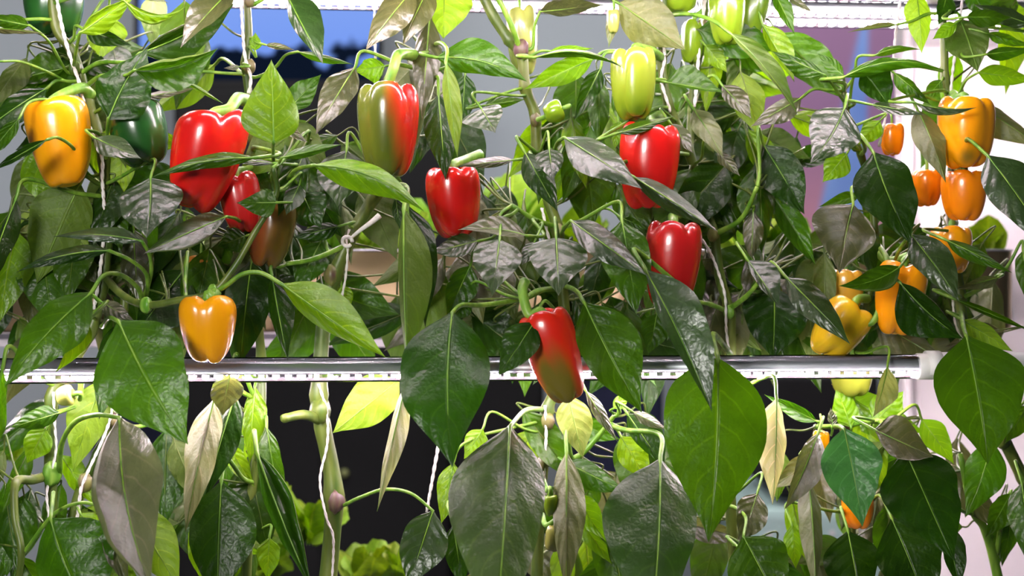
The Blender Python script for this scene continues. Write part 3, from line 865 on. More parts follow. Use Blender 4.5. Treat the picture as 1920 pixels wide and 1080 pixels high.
# ------------------------------------------------------------------ leaves
# (base x,y, tip x,y, half width left/top, half width right/bottom, depth cm, colour, options)
LEAVES = [
 # far left, top
 (150,62,252,-8,16,22,-5,'Y',dict(c1=1,pet=[(150,60),(142,100),(138,130)])),
 (55,48,-40,28,16,14,-4,'M',dict(pet=[(55,47),(92,78),(126,135)])),
 (-20,52,108,76,9,10,-2,'O',dict(t=70)),
 (203,28,190,118,36,40,7,'Y',dict(u=0)),
 (160,56,252,88,11,20,-1,'D',{}),
 (122,128,22,150,40,22,5,'M',{}),
 (88,165,-22,262,30,32,1,'D',dict(t=35)),
 (36,222,-22,300,10,20,-8,'M',dict(pet=[(36,222),(55,192),(95,188),(135,210),(176,245)])),
 (203,224,272,88,50,62,-6,'D',dict(b=-6,t=10,pet=[(203,222),(200,262),(198,300)])),
 (252,132,406,90,6,52,-8,'M',dict(b=12,c1=1,t=25,wv=1.3,r=-.4)),
 (262,100,436,0,18,40,-3,'D',dict(b=8,c1=1)),
 (446,-30,366,110,34,30,0,'O',dict(t=42)),
 (232,0,352,14,8,17,-5,'Y',dict(b=24,c2=1)),
 (250,-22,334,22,12,14,-3,'O',dict(t=60)),
 (266,182,360,160,13,9,-4,'O',dict(t=62)),
 (402,122,282,218,28,34,9,'Y',dict(u=0,pet=[(402,122),(420,110),(456,140)])),
 (345,150,420,195,4,5,2,'Y',{}),
 (88,262,-12,324,8,12,-10,'D',dict(pet=[(88,262),(108,258),(135,275),(152,305),(170,330)])),
 (0,115,-70,140,10,10,-5,'M',dict(pet=[(0,115),(40,116),(90,135),(126,153)])),
 (176,258,284,304,20,22,-9,'G',dict(t=55)),
 (478,296,284,334,15,14,-10,'M',dict(b=-10,t=30)),
 (514,306,404,293,6,8,-8,'G',dict(t=60)),
 (150,345,66,532,66,48,1,'M',dict(u=0,t=0,wv=.6,cc=(.05,.11,.004))),
 (30,372,-12,566,14,20,-4,'D',{}),
 (282,334,302,450,56,58,-7,'G',dict(t=42,b=6)),
 (424,406,288,478,30,34,-9,'G',dict(t=50,c2=.8,pet=[(424,406),(446,412),(468,438)])),
 (462,442,408,462,24,24,-3,'M',{}),
 (266,452,90,443,16,14,-9,'G',dict(t=55,b=-8,pet=[(266,452),(280,478),(283,512),(268,560)])),
 (205,470,40,511,16,16,-10,'D',dict(t=45,b=-10,pet=[(205,470),(245,488),(275,516),(272,560)])),
 (172,548,28,722,46,52,-13,'M',dict(t=22,b=-6,pet=[(172,548),(195,516),(228,516),(258,540),(268,570)])),
 (166,602,108,698,8,24,-9,'Y',{}),
 (222,602,372,824,82,84,-14,'M',dict(t=18,b=-4,pet=[(222,602),(205,596),(192,612)])),
 (345,506,262,632,44,66,3,'D',{}),
 (472,488,462,684,42,46,2,'D',{}),
 (152,480,192,532,18,18,4,'O',{}),
 (250,430,272,572,32,32,4,'O',{}),
 (190,566,264,600,12,16,-2,'O',dict(t=50)),
 (518,380,442,380,26,28,-9,'M',dict(r=1)),
 (205,380,235,470,28,26,3,'M',{}),
 # left centre top
 (513,268,503,106,58,46,-13,'Y',dict(t=12,r=.6,pet=[(513,266),(512,292),(512,322)],wv=.6)),
 (540,206,599,136,28,24,1,'M',{}),
 (666,126,606,264,36,28,-1,'O',dict(t=38)),
 (538,-10,620,137,18,40,1,'G',dict(t=35)),
 (558,97,664,123,8,9,-1,'M',dict(pet=[(558,97),(535,104),(514,128),(480,145)])),
 (498,84,556,98,8,7,0,'O',dict(t=55)),
 (478,95,478,60,10,12,1,'Y',{}),
 (450,125,420,128,6,7,0,'O',dict(t=55)),
 (722,124,663,132,18,26,1,'Y',dict(wv=2.2)),
 (775,-20,694,110,34,34,-4,'O',dict(t=36)),
 (804,-24,762,100,28,30,-1,'O',dict(t=36)),
 (806,30,796,236,26,26,2,'O',dict(t=20)),
 (834,-26,832,76,44,52,4,'Y',dict(u=0)),
 (818,108,988,160,44,26,-5,'M',dict(t=32,b=-14)),
 (836,118,859,300,13,21,-9,'Y',dict(u=0,pet=[(836,118),(838,92),(824,80),(806,88)])),
 (822,176,838,342,32,30,-3,'D',{}),
 (872,140,868,242,22,24,2,'D',{}),
 (902,203,930,259,44,36,-5,'G',dict(t=58,r=1)),
 (908,198,986,186,14,9,-1,'M',{}),
 (964,300,856,313,14,10,-6,'O',dict(t=60)),
 (588,310,798,399,24,34,-13,'Y',dict(b=-22,t=20,pet=[(588,310),(556,318),(538,340),(520,372)])),
 (528,296,642,270,15,8,-10,'M',dict(t=30,pet=[(528,296),(518,318),(515,340)])),
 (532,238,584,272,8,9,-5,'O',dict(t=50)),
 (572,284,528,408,26,28,-3,'D',{}),
 (650,282,640,392,48,46,-2,'G',dict(t=30)),
 (566,362,606,430,24,36,-4,'D',{}),
 (562,346,545,406,20,22,-5,'G',{}),
 (636,424,548,446,15,18,-1,'D',{}),
 (742,372,752,432,10,14,-2,'D',{}),
 (757,392,768,700,14,50,-11,'M',dict(u=0,t=8,b=-2,wv=.6)),
 (764,386,800,614,14,44,-7,'D',dict(t=10)),
 (528,533,730,667,46,26,-10,'Y',dict(t=22,pet=[(528,533),(490,512),(455,514),(425,535),(402,548)],wv=.6)),
 (510,518,546,674,20,26,-2,'D',{}),
 (602,452,560,548,30,32,5,'M',{}),
 (640,534,656,584,15,16,4,'Y',{}),
 (848,586,856,854,92,74,-12,'D',dict(t=34,b=-8,pet=[(848,586),(866,572),(905,572),(980,560)],wv=1.2)),
 (1002,604,934,703,34,34,-14,'D',dict(t=25)),
 (896,452,808,474,22,22,-4,'G',dict(t=45)),
 (987,442,858,430,26,12,-10,'O',dict(t=48,b=-8)),
 (937,449,924,554,48,44,-11,'G',dict(t=36,r=.8)),
 (882,498,838,594,26,32,-1,'M',{}),
 (875,560,850,600,20,22,0,'M',{}),
 # centre right top
 (1012,22,1134,4,34,22,1,'O',dict(t=62,c2=.7,wv=1.8,pet=[(1012,22),(1002,50),(998,90)])),
 (1112,110,982,168,22,26,1,'Y',dict(t=10)),
 (1003,108,1168,134,9,9,-4,'M',dict(b=-20,t=40)),
 (1030,96,1112,92,10,8,2,'Y',{}),
 (1126,128,1076,228,18,20,0,'D',dict(t=10)),
 (1058,258,1192,364,36,38,-10,'G',dict(t=50,pet=[(1058,258),(1046,266),(1036,284)])),
 (1030,280,1034,344,28,26,-8,'G',dict(t=42,r=.8)),
 (984,286,1044,400,26,30,-6,'D',{}),
 (1160,6,1284,96,52,40,1,'O',dict(u=0,t=0)),
 (1152,15,1140,92,12,12,1,'O',dict(u=0)),
 (1158,250,1274,210,13,12,-9,'M',dict(t=58)),
 (1160,228,1152,280,14,14,-2,'Y',{}),
 (1258,232,1292,292,16,20,-3,'O',dict(t=40)),
 (1248,154,1354,176,40,8,-3,'M',dict(t=20)),
 (1300,204,1348,300,22,28,-1,'O',dict(u=0,wv=1.6)),
 (1345,285,1384,332,12,14,-2,'O',dict(wv=2)),
 (1368,62,1482,224,12,24,-7,'M',dict(b=6,u=0,pet=[(1368,62),(1335,38),(1290,26),(1246,30)])),
 (1354,160,1402,228,16,26,1,'O',dict(t=30)),
 (1502,184,1398,244,18,26,-1,'O',dict(t=48)),
 (1430,46,1484,158,16,30,2,'Y',{}),
 (1452,-14,1486,68,16,16,0,'M',{}),
 (1474,-8,1522,28,6,9,-2,'O',{}),
 (1322,84,1362,138,16,20,3,'Y',{}),
 (1432,272,1500,404,48,42,2,'D',dict(t=15)),
 (1188,332,1335,438,24,18,-12,'G',dict(t=34)),
 (1100,285,1112,424,52,50,4,'M',dict(t=5)),
 (1165,408,1212,430,10,14,-4,'M',{}),
 # right top
 (1546,140,1450,92,14,22,-4,'M',dict(wv=1.8,pet=[(1546,140),(1562,160),(1582,190)])),
 (1582,142,1538,96,14,16,-3,'M',dict(pet=[(1582,142),(1585,165)])),
 (1580,146,1770,134,12,18,-6,'M',dict(b=-24,t=30)),
 (1640,104,1724,94,8,9,-2,'M',dict(b=-8)),
 (1615,130,1664,204,30,42,-4,'D',dict(t=12,pet=[(1615,130),(1600,145),(1592,200)])),
 (1676,136,1738,200,14,18,-2,'M',{}),
 (1633,196,1720,222,14,14,-7,'G',dict(t=60)),
 (1714,192,1824,204,4,16,-8,'G',dict(b=8,c2=1,t=45)),
 (1584,202,1500,314,46,48,-10,'G',dict(t=42,b=4)),
 (1588,288,1542,342,26,26,-1,'Y',{}),
 (1650,226,1608,272,18,22,1,'Y',{}),
 (1718,-14,1722,104,26,26,2,'Y',dict(u=0)),
 (1684,46,1584,65,8,6,0,'O',dict(t=60)),
 (1800,36,1822,140,46,40,0,'D',dict(u=0)),
 (1776,-12,1752,52,16,22,1,'D',{}),
 (1820,-20,1848,40,22,24,2,'M',{}),
 (1794,44,1748,74,14,14,-3,'Y',{}),
 (1812,32,1894,34,18,20,-6,'M',{}),
 (1936,46,1843,-4,24,22,-5,'G',dict(t=45)),
 (1850,62,1930,88,10,14,-2,'M',dict(wv=1.6)),
 (1848,102,1938,92,12,15,-4,'M',{}),
 (1834,136,1938,152,22,20,-5,'Y',dict(pet=[(1834,136),(1812,150),(1800,172),(1790,188)])),
 (1814,186,1934,284,26,36,1,'O',dict(u=0)),
 (1638,286,1688,460,58,60,-10,'D',dict(t=22,b=-8)),
 (1720,205,1748,348,30,30,-2,'O',dict(u=0)),
 (1766,150,1730,190,14,14,1,'M',{}),
 (1852,292,1930,474,46,64,-12,'G',dict(t=30)),
 (1600,384,1546,514,66,58,-9,'O',dict(t=44,b=-6,c2=.4)),
 (1612,366,1535,388,14,10,-2,'M',{}),
 (1708,440,1772,564,30,44,-11,'G',dict(t=32,pet=[(1708,440),(1690,462),(1672,498)])),
 (1774,450,1882,512,15,16,-8,'M',dict(t=30)),
 (1688,500,1568,536,22,24,-10,'M',dict(b=10,c2=1,t=40,pet=[(1688,500),(1705,478),(1720,470)])),
 (1688,530,1794,634,14,60,-11,'D',dict(c1=.8,b=8)),
 (1402,488,1446,576,14,38,-10,'G',dict(t=42)),
 (1474,520,1574,642,28,34,-10,'G',dict(t=32)),
 (1452,540,1440,672,62,62,2,'D',{}),
 (1812,630,1832,864,86,98,-14,'M',dict(t=14,pet=[(1812,630),(1806,612),(1802,585)],wv=.8)),
 (1804,600,1894,658,20,30,-3,'Y',dict(u=0)),
 (1872,520,1790,542,10,14,-3,'O',{}),
 (1788,560,1924,622,6,8,-4,'M',{}),
 (1640,602,1764,684,26,40,3,'O',{}),
 (1918,470,1914,570,18,20,-2,'M',{}),
 (1560,640,1640,690,30,30,3,'D',{}),
 # centre, under the peppers
 (1043,446,1044,554,56,58,-11,'G',dict(t=40,r=1)),
 (1002,454,978,498,14,16,-9,'G',dict(t=40)),
 (1070,414,1202,518,30,30,-11,'G',dict(t=46,pet=[(1070,414),(1060,425),(1050,440)])),
 (1166,414,1188,588,52,46,-7,'M',dict(t=20)),
 (1096,568,1197,768,50,66,-14,'M',dict(t=18,b=-4,pet=[(1096,568),(1080,545),(1056,535)])),
 (1210,506,1318,762,22,62,-14,'G',dict(t=24,b=4)),
 (1232,588,1214,664,26,28,2,'M',{}),
 (1346,672,1318,1004,106,98,-13,'M',dict(t=13,b=4,r=.4,wv=.8,cc=(.024,.072,.0005))),
 (1412,395,1400,492,18,22,0,'O',{}),
 # lower left
 (224,783,358,1048,34,72,-10,'O',dict(t=46,cc=(.085,.10,.05),c1=1,b=-6,pet=[(224,783),(180,778),(140,792),(115,835),(110,895)])),
 (402,748,368,984,36,26,-5,'O',dict(u=0,wv=1.4,cc=(.20,.20,.10))),
 (415,903,420,1120,52,68,-6,'D',dict(t=15)),
 (442,738,396,934,26,30,-3,'D',{}),
 (95,973,206,1160,70,96,-11,'M',dict(t=15,b=-8)),
 (192,950,268,1090,14,30,-9,'O',dict(t=30,pet=[(192,950),(150,943),(100,965),(50,1030)])),
 (192,712,140,884,42,36,2,'Y',dict(u=0)),
 (112,774,18,802,22,18,-1,'M',{}),
 (86,804,54,868,28,26,1,'Y',{}),
 (5,690,12,924,26,26,-5,'M',dict(wv=2)),
 (250,952,348,1100,42,46,-3,'Y',dict(u=0)),
 (150,962,218,1034,20,22,1,'Y',{}),
 (432,702,425,776,30,30,-4,'O',dict(t=30)),
 (478,725,470,870,20,24,1,'Y',{}),
 (482,850,602,1092,26,24,-8,'D',dict(c2=.6,t=20)),
 (500,800,540,960,24,22,0,'M',{}),
 (748,712,624,812,46,42,1,'Y',dict(u=0)),
 (762,716,716,944,12,22,-7,'O',dict(u=0,wv=1.6,cc=(.16,.16,.09))),
 (850,868,828,980,22,28,-1,'Y',dict(pet=[(850,868),(862,838),(905,816),(950,805),(1015,790)])),
 (956,800,932,1130,100,72,-12,'O',dict(t=42,b=2,pet=[(956,800),(985,770),(1018,768)],cc=(.022,.055,.006))),
 (812,958,768,1092,42,46,-9,'G',dict(t=24,pet=[(812,958),(770,925),(720,918),(670,935),(640,948)])),
 (850,985,870,1100,26,26,-5,'D',{}),
 (505,1008,505,1085,22,22,0,'Y',{}),
 (905,805,870,860,20,24,0,'Y',{}),
 # lower middle
 (1064,742,1092,856,32,36,-2,'Y',dict(u=0,cc=(.2,.26,.06))),
 (1098,732,1155,824,12,12,-4,'O',{}),
 (1058,866,1172,918,20,30,0,'M',{}),
 (1164,818,1216,906,26,32,0,'Y',{}),
 (1074,925,1136,1012,22,26,1,'Y',{}),
 (1176,776,1244,874,18,42,-3,'D',{}),
 (1186,772,1248,802,10,12,-5,'O',dict(t=50)),
 (1238,862,1196,1136,100,74,-11,'O',dict(t=40,b=3,cc=(.02,.06,.004))),
 (1150,766,1182,736,12,12,0,'Y',{}),
 (1062,848,1058,1100,26,36,-5,'O',dict(u=0)),
 (1394,1006,1455,1130,62,62,-10,'M',dict(t=22,pet=[(1394,1006),(1398,970),(1375,950),(1355,950)])),
 (1420,925,1380,1010,30,34,-4,'O',{}),
 # lower right
 (1456,748,1438,938,32,24,-9,'O',dict(u=0,wv=1.5,cc=(.34,.33,.18))),
 (1534,812,1452,940,22,28,-7,'O',dict(t=40)),
 (1583,804,1606,980,58,54,-13,'M',dict(t=14,cc=(.03,.115,.03),r=.3,pet=[(1583,804),(1570,798),(1560,802)])),
 (1640,806,1732,850,46,34,-10,'O',dict(t=50,c2=.6)),
 (1698,846,1750,1028,78,76,-11,'D',dict(t=34,b=-4,r=.4)),
 (1596,802,1572,724,24,26,1,'Y',{}),
 (1640,792,1694,734,32,38,2,'Y',{}),
 (1664,688,1624,778,12,30,-7,'O',dict(u=0)),
 (1728,786,1784,868,22,28,1,'Y',{}),
 (1862,828,1798,964,32,42,-1,'M',{}),
 (1672,972,1724,1130,62,72,-7,'D',{}),
 (1590,996,1602,1130,58,52,-6,'D',{}),
 (1516,898,1508,1094,22,24,-10,'O',dict(u=0)),
 (1485,985,1490,1065,18,20,-3,'Y',{}),
 (1770,975,1785,1100,22,24,-5,'D',{}),
 (1916,905,1914,1060,28,22,-4,'M',{}),
 (1895,925,1842,1005,24,28,0,'M',{}),
 (1532,790,1438,742,12,16,-2,'M',{}),
 (1562,798,1560,766,8,10,-4,'O',{}),
 (1402,1040,1525,1104,26,30,-9,'D',{}),
 (1925,760,1880,830,20,22,1,'M',{}),
]
# denser foliage between and behind, by area: x0,x1,y0,y1, how many, colours
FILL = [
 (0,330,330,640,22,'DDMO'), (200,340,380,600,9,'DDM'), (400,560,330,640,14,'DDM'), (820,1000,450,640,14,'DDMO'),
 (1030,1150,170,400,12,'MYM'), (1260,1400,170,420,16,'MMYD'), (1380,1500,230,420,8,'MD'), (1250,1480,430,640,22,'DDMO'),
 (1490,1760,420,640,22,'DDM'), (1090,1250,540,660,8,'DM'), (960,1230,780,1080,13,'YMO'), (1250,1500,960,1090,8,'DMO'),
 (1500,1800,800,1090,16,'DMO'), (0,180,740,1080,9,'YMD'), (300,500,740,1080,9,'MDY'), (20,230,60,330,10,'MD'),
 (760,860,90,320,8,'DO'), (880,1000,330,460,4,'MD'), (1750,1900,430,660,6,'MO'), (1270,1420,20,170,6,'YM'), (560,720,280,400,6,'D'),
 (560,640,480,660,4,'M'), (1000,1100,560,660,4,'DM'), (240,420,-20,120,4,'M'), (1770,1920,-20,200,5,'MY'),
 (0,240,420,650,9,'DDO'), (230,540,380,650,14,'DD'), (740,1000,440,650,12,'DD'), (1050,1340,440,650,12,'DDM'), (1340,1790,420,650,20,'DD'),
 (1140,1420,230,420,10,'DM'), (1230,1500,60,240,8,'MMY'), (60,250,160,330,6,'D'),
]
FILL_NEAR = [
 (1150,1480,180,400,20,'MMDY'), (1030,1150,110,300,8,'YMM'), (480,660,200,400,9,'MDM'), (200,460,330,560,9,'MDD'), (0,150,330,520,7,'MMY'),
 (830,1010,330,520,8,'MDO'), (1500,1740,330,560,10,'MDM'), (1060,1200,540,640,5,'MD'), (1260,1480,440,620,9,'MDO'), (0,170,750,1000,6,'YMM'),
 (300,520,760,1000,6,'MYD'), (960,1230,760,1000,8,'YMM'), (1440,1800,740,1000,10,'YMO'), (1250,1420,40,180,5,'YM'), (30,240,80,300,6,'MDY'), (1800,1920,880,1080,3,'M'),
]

def nearest_stem(px_, py_, d):
    w = (SP[:, 0] - px_) ** 2 + (SP[:, 1] - py_ * 1.0) ** 2 + ((SP[:, 2] - d) * 6) ** 2
    # prefer joints level with or above the blade
    i = int(np.argmin(w))
    return STEM_PTS[i]

def add_leaf(spec, rng):
    bx, by, tx, ty, w1, w2, d, colr, o = spec
    k = (CAM_D + d / 100) / CAM_D * S
    tilt = o.get('t', {'D': 18, 'M': 16, 'Y': 8, 'O': 24, 'G': 32, 'L': 10}[colr] * rng.uniform(.6, 1.5))
    B = P(bx, by, d / 100)
    T = P(tx, ty, d / 100)
    if 'pet' in o:
        ex, ey = o['pet'][-1]
    else:
        ex, ey = bx, by
    sx, sy, sd, key = nearest_stem(ex, ey, 2)
    root = ROOTS[key]
    vf = o.get('v', rng.choice([-0.5, 0.45, 0.7]))
    up = bool(o.get('u', 1))
    v, f, uvs, mid = leaf_grid(B, T, w1 * k, w2 * k, tilt, o.get('b', 0) * k, vf, up, o.get('c1', 0), o.get('c2', 0), rng,
                               o.get('r', 0), o.get('wv', 1.0), o.get('a', 0.02))
    lf = mesh_obj('leaf', v, f, M['leaf'], root, uvs=uvs)
    cc = o.get('cc', LC[colr])
    g = rng.uniform(.85, 1.15)
    lf.color = (cc[0] * g * rng.uniform(.9, 1.12), cc[1] * g, cc[2] * g, o.get('wax', {'G': 1.0, 'O': 0.95}.get(colr, 0.36)))
    # stalk running on as the raised midrib under the blade
    if 'pet' in o:
        pts = [(p[0], p[1]) for p in o['pet']]
        n = len(pts)
        far = math.hypot(sx - pts[-1][0], sy - pts[-1][1])
        dend = sd
        path = []
        for i, p in enumerate(pts):
            t = i / max(1, n - 1)
            path.append(P(p[0], p[1], (d + (dend - d) * t ** 1.4) / 100))
        if 3 < far < 80:
            path.append(P(sx, sy, sd / 100))
    else:
        E = P(sx, sy, sd / 100)
        dist = (E - B).length
        e = (B - T).normalized()
        c1 = B + e * min(dist * 0.3, 0.02) + Vector((0, 0.3 * (E.y - B.y), 0.03 * dist))
        c2 = E + (B - E) * 0.35 + Vector((0, 0, 0.05 * dist))
        path = [B, c1, c2, E]
    path = catmull(path, 6)
    rr = (0.0011 + 0.0085 * math.hypot(tx - bx, ty - by) * S) * o.get('pr', 1.0)
    rad = [rr * (0.95 + 0.45 * i / len(path)) for i in range(len(path))]
    mids = [np.array(m) for m in mid[1::3][::-1]]
    off = np.array([0, 0.0006 if up else -0.0006, 0])
    mr = [rr * 0.10 + rr * 0.42 * (i / len(mids)) ** 1.2 for i in range(len(mids))]
    pth = [m + off for m in mids] + [np.array(p) for p in path]
    st = tube('leaf_stalk', pth, mr + rad, M['stem'] if o.get('pr') else M['petiole'], lf, 6)
    return lf

# parts two levels down hang under an object that sits at the plant's origin
_old_abs = abs_loc
def abs_loc(o):
    return Vector(o.location) + (abs_loc(o.parent) if o.parent and o.parent.type == 'EMPTY' and o.type == 'EMPTY' else Vector((0, 0, 0))) if o.type == 'EMPTY' else Vector((0, 0, 0))

lrng = random.Random(11)
for spec in LEAVES:
    add_leaf(spec, lrng)
frng = random.Random(5)
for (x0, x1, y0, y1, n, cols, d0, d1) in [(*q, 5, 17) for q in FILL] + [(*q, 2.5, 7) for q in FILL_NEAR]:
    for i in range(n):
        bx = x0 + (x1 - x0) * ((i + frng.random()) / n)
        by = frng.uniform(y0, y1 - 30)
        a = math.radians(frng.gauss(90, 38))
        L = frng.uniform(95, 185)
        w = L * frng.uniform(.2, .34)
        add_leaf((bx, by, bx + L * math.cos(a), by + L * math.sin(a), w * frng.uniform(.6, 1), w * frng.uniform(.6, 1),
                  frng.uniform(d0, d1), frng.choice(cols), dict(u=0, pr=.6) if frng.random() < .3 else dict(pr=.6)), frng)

# ------------------------------------------------------------------ peppers
PROFILE = [(0.0, .385), (.07, .39), (.14, .425), (.22, .475), (.30, .5), (.38, .485), (.445, .43), (.485, .34), (.5, .22), (.498, .08),
           (.485, -.06), (.462, -.19), (.425, -.31), (.37, -.41), (.30, -.475), (.22, -.5), (.14, -.495), (.07, -.475), (0.0, -.465)]

def bell_pepper(cx, cy, w, h, rot, d, mat, label, lobes=4, phase=0.3, taper=0.0, groove=0.13, stalk=None, lean=0.0, seed=1, group='ripe bell peppers', small=False, shoulder=0.0):
    rng = random.Random(seed)
    k = (CAM_D + d / 100) / CAM_D * S
    W, H = w * k, h * k
    c = P(cx, cy, d / 100)
    base = empty('bell_pepper', c, label, 'pepper', group)
    seg = 20 if small else 44
    prof = PROFILE
    pp = catmull([(p[0], p[1], 0) for p in prof], 1 if small else 2)
    v, f = [], []
    ang = [rng.uniform(-.13, .13) for _ in range(lobes)]
    even = min(1.0, groove / 0.1)
    amp = [1 + even * (rng.uniform(.88, 1.08) - 1) for _ in range(lobes)]
    zt = [even * rng.uniform(-.02, .035) for _ in range(lobes)]
    for (r, z, _) in pp:
        for s in range(seg):
            a = 2 * math.pi * s / seg
            q = (a - phase) / (2 * math.pi) * lobes
            li = int(math.floor(q)) % lobes
            fr_ = q - math.floor(q)
            g = abs(2 * fr_ - 1) ** 3.0             # 1 in the groove, 0 on the crown of a lobe
            crown = math.sin(math.pi * fr_)
            ends = 0.45 + 0.75 * abs(z * 2) ** 1.5
            rr = r * (1 - groove * g * ends) * (1 + (amp[li] - 1) * crown)
            rr *= 1 - taper * (0.5 - z) * 0.55
            zz = z
            k3 = min(1, max(0, (z - .28) / .17))
            if z > 0.28: zz = z - k3 * 0.075 * even * g * min(1, r / .25) + k3 * zt[li] * crown * min(1, r / .25) + k3 * shoulder * math.cos(a) * min(1, r / .3)
            k4 = min(1, max(0, (-z - .2) / .28)) ** 1.5
            if z < -0.2: zz = z + k4 * (0.085 * even * g * min(1, r / .2) + zt[(li + 1) % lobes] * crown * min(1, r / .2))
            x, y = rr * math.cos(a) * W, rr * math.sin(a) * W
            x += lean * W * (z * z) * (1 if z < 0 else -.2)
            v.append((x, y, zz * H))
    n = len(pp)
    for i in range(n - 1):
        for s in range(seg):
            f.append((i * seg + s, (i + 1) * seg + s, (i + 1) * seg + (s + 1) % seg, i * seg + (s + 1) % seg))
    body = mesh_obj('body', v, f, mat)
    body.parent = base
    R = Matrix.Rotation(math.radians(-rot), 4, 'Y')
    body.rotation_euler = (0, math.radians(-rot) * -1, 0)
    M3 = body.rotation_euler.to_matrix()
    top = c + M3 @ Vector((0, 0, 0.40 * H))
    axis = M3 @ Vector((0, 0, 1))
    if stalk is not None:
        pts = [top - axis * 0.002, top + axis * 0.010]
        for p in stalk:
            dd = p[2] if len(p) > 2 else d
            pts.append(P(p[0], p[1], dd / 100))
        path = catmull(pts, 6)
        m = len(path)
        r0 = 0.062 * W if not small else 0.05 * W
        rad = [max(r0, 0.0022) * (1.15 + 0.35 * math.exp(-(i / 3.0)) + 0.35 * (i / m) ** 2) for i in range(m)]
        st = tube('stalk', path, rad, M['fresh'], base, 12, 0.08)
    else:
        st = tube('stalk', [top - axis * 0.002, top + axis * 0.012, top + axis * 0.022 + Vector((0, 0.006, 0))], [0.06 * W, 0.05 * W, 0.055 * W], M['fresh'], base, 10, 0.06)
    # calyx: a low five pointed cap
    cv, cf = [top + axis * 0.007], []
    side = axis.cross(Vector((0, 1, 0))).normalized()
    fw = axis.cross(side).normalized()
    mm = 20
    for ring, (rr_, zz_) in enumerate(((0.09, .006), (0.16, .003), (0.2, -.001))):
        for s in range(mm):
            a = 2 * math.pi * s / mm
            r_ = rr_ * W * (1 + (0.16 if ring == 2 else 0) * math.cos(5 * a))
            cv.append(top + axis * zz_ * (W / .08) + side * r_ * math.cos(a) + fw * r_ * math.sin(a))
    for s in range(mm):
        cf.append((0, 1 + s, 1 + (s + 1) % mm))
        for ring in range(2):
            b0 = 1 + ring * mm
            cf.append((b0 + s, b0 + mm + s, b0 + mm + (s + 1) % mm, b0 + (s + 1) % mm))
    mesh_obj('calyx', cv, cf, M['fresh'], st)
    return base

RED, DRED = (0.60, 0.008, 0.006), (0.42, 0.008, 0.008)
YEL, ORA = (1.0, 0.37, 0.002), (1.0, 0.25, 0.002)
OLV, GRN, LGR = (0.11, 0.14, 0.012), (0.014, 0.085, 0.012), (0.28, 0.36, 0.03)
BRN = (0.13, 0.09, 0.012)
mr = pepper_material('red_skin', RED)
mr2 = pepper_material('deep_red_skin', DRED)
my = pepper_material('yellow_skin', YEL)
mo = pepper_material('orange_skin', ORA)
mg = pepper_material('dark_green_skin', GRN)
ml = pepper_material('pale_green_skin', LGR, (0.19, 0.30, 0.01), (0, 0, -1), 0.1, 1.2)
mlg = pepper_material('light_green_skin', (0.20, 0.34, 0.012))
bell_pepper(115,268,122,158,-10,-2,pepper_material('yellow_skin_left', (1.0,.37,.002)),'plump yellow pepper at far left beside the stem',3,.5,.38,.02,[(150,165,1),(170,178,3)],-.18,2,'yellow and orange peppers')
bell_pepper(263,250,108,120,-14,-2,mg,'round dark green pepper half covered by the big dark leaf at upper left',3,.4,.1,.06,[(225,185,2),(200,190,3)],0,3,'green peppers')
bell_pepper(103,12,112,112,0,6,mg,'dark green pepper at the top left corner behind the stem',4,.1,.1,.1,[(120,-50,5),(105,-60,4)],0,4,'green peppers')
bell_pepper(380,302,140,182,14,-4,mr,'large shiny red pepper at left with a heart shaped shoulder',3,1.15,.42,.16,[(430,205,-3),(446,185,0),(465,190,3)],-.05,5,'red peppers',False,.07)
bell_pepper(452,382,82,110,-8,-1,mr2,'smaller red pepper tucked under the large red pepper at left',4,.2,.2,.12,[(462,318,1),(478,310,3)],0,6,'red peppers')
bell_pepper(508,436,92,126,10,0,pepper_material('ripening_brown_skin',(0.20,.028,.008),BRN,(1,0,-.1),.0,.9),'brown and red ripening pepper behind the fresh green side branch',4,.3,.2,.1,[(490,365,2),(482,350,4)],0,7,'two tone ripening peppers')
bell_pepper(728,246,130,174,0,-6,pepper_material('half_green_half_red',OLV,RED,(1,-.10,.10),.28,.55,.18),'pepper half olive green and half red hanging from a thick curved stalk',4,.78,.28,.16,[(738,128,-6),(748,102,-4),(778,105,1),(798,120,4)],0,8,'two tone ripening peppers')
bell_pepper(853,378,112,130,-4,-2,mr,'red pepper in the middle below the two tone olive and red pepper',4,.5,.2,.12,[(872,300,1),(900,290,3)],0,9,'red peppers')
bell_pepper(1190,158,90,134,0,-4,ml,'pale green pepper above the upper of two stacked red peppers',4,.85,.12,.13,[(1205,90,-2),(1225,96,0),(1240,108,2.5)],0,10,'green peppers')
bell_pepper(1217,312,120,160,3,-4,mr,'upper of the two stacked red peppers right of centre',4,.75,.2,.1,[(1222,225,0),(1245,215,3)],0,11,'red peppers')
bell_pepper(1258,498,112,164,4,-3,mr2,'lower of the two stacked red peppers right of centre',4,.55,.24,.1,[(1265,405,0),(1320,400,3.5)],0,12,'red peppers')
bell_pepper(1040,668,116,178,-17,-12,pepper_material('red_with_olive_patch',(0.68,.018,.006),(0.15,.12,.012),(-.3,-1.0,-.42),.50,.3,.15),'long red pepper with olive patch hanging before the tube lamp',4,.62,.34,.08,[(992,590,-12),(980,548,-11),(984,528,-10)],.1,13,'two tone ripening peppers')
bell_pepper(391,618,116,122,0,-9,my,'small yellow pepper hanging just above the tube lamp at left',4,.02,.42,.15,[(400,556,-9),(404,548,-8.5)],0,14,'yellow and orange peppers')
bell_pepper(1808,250,116,136,0,-3,pepper_material('yellow_skin_spot',(1.0,.35,.002),spot=((-.006,-.038,-.034),.02,(.10,.11,.01))),'largest yellow orange pepper at upper right with a dark patch below',4,.6,.12,.1,[(1796,185,-1),(1786,178,1.5)],0,15,'yellow and orange peppers')
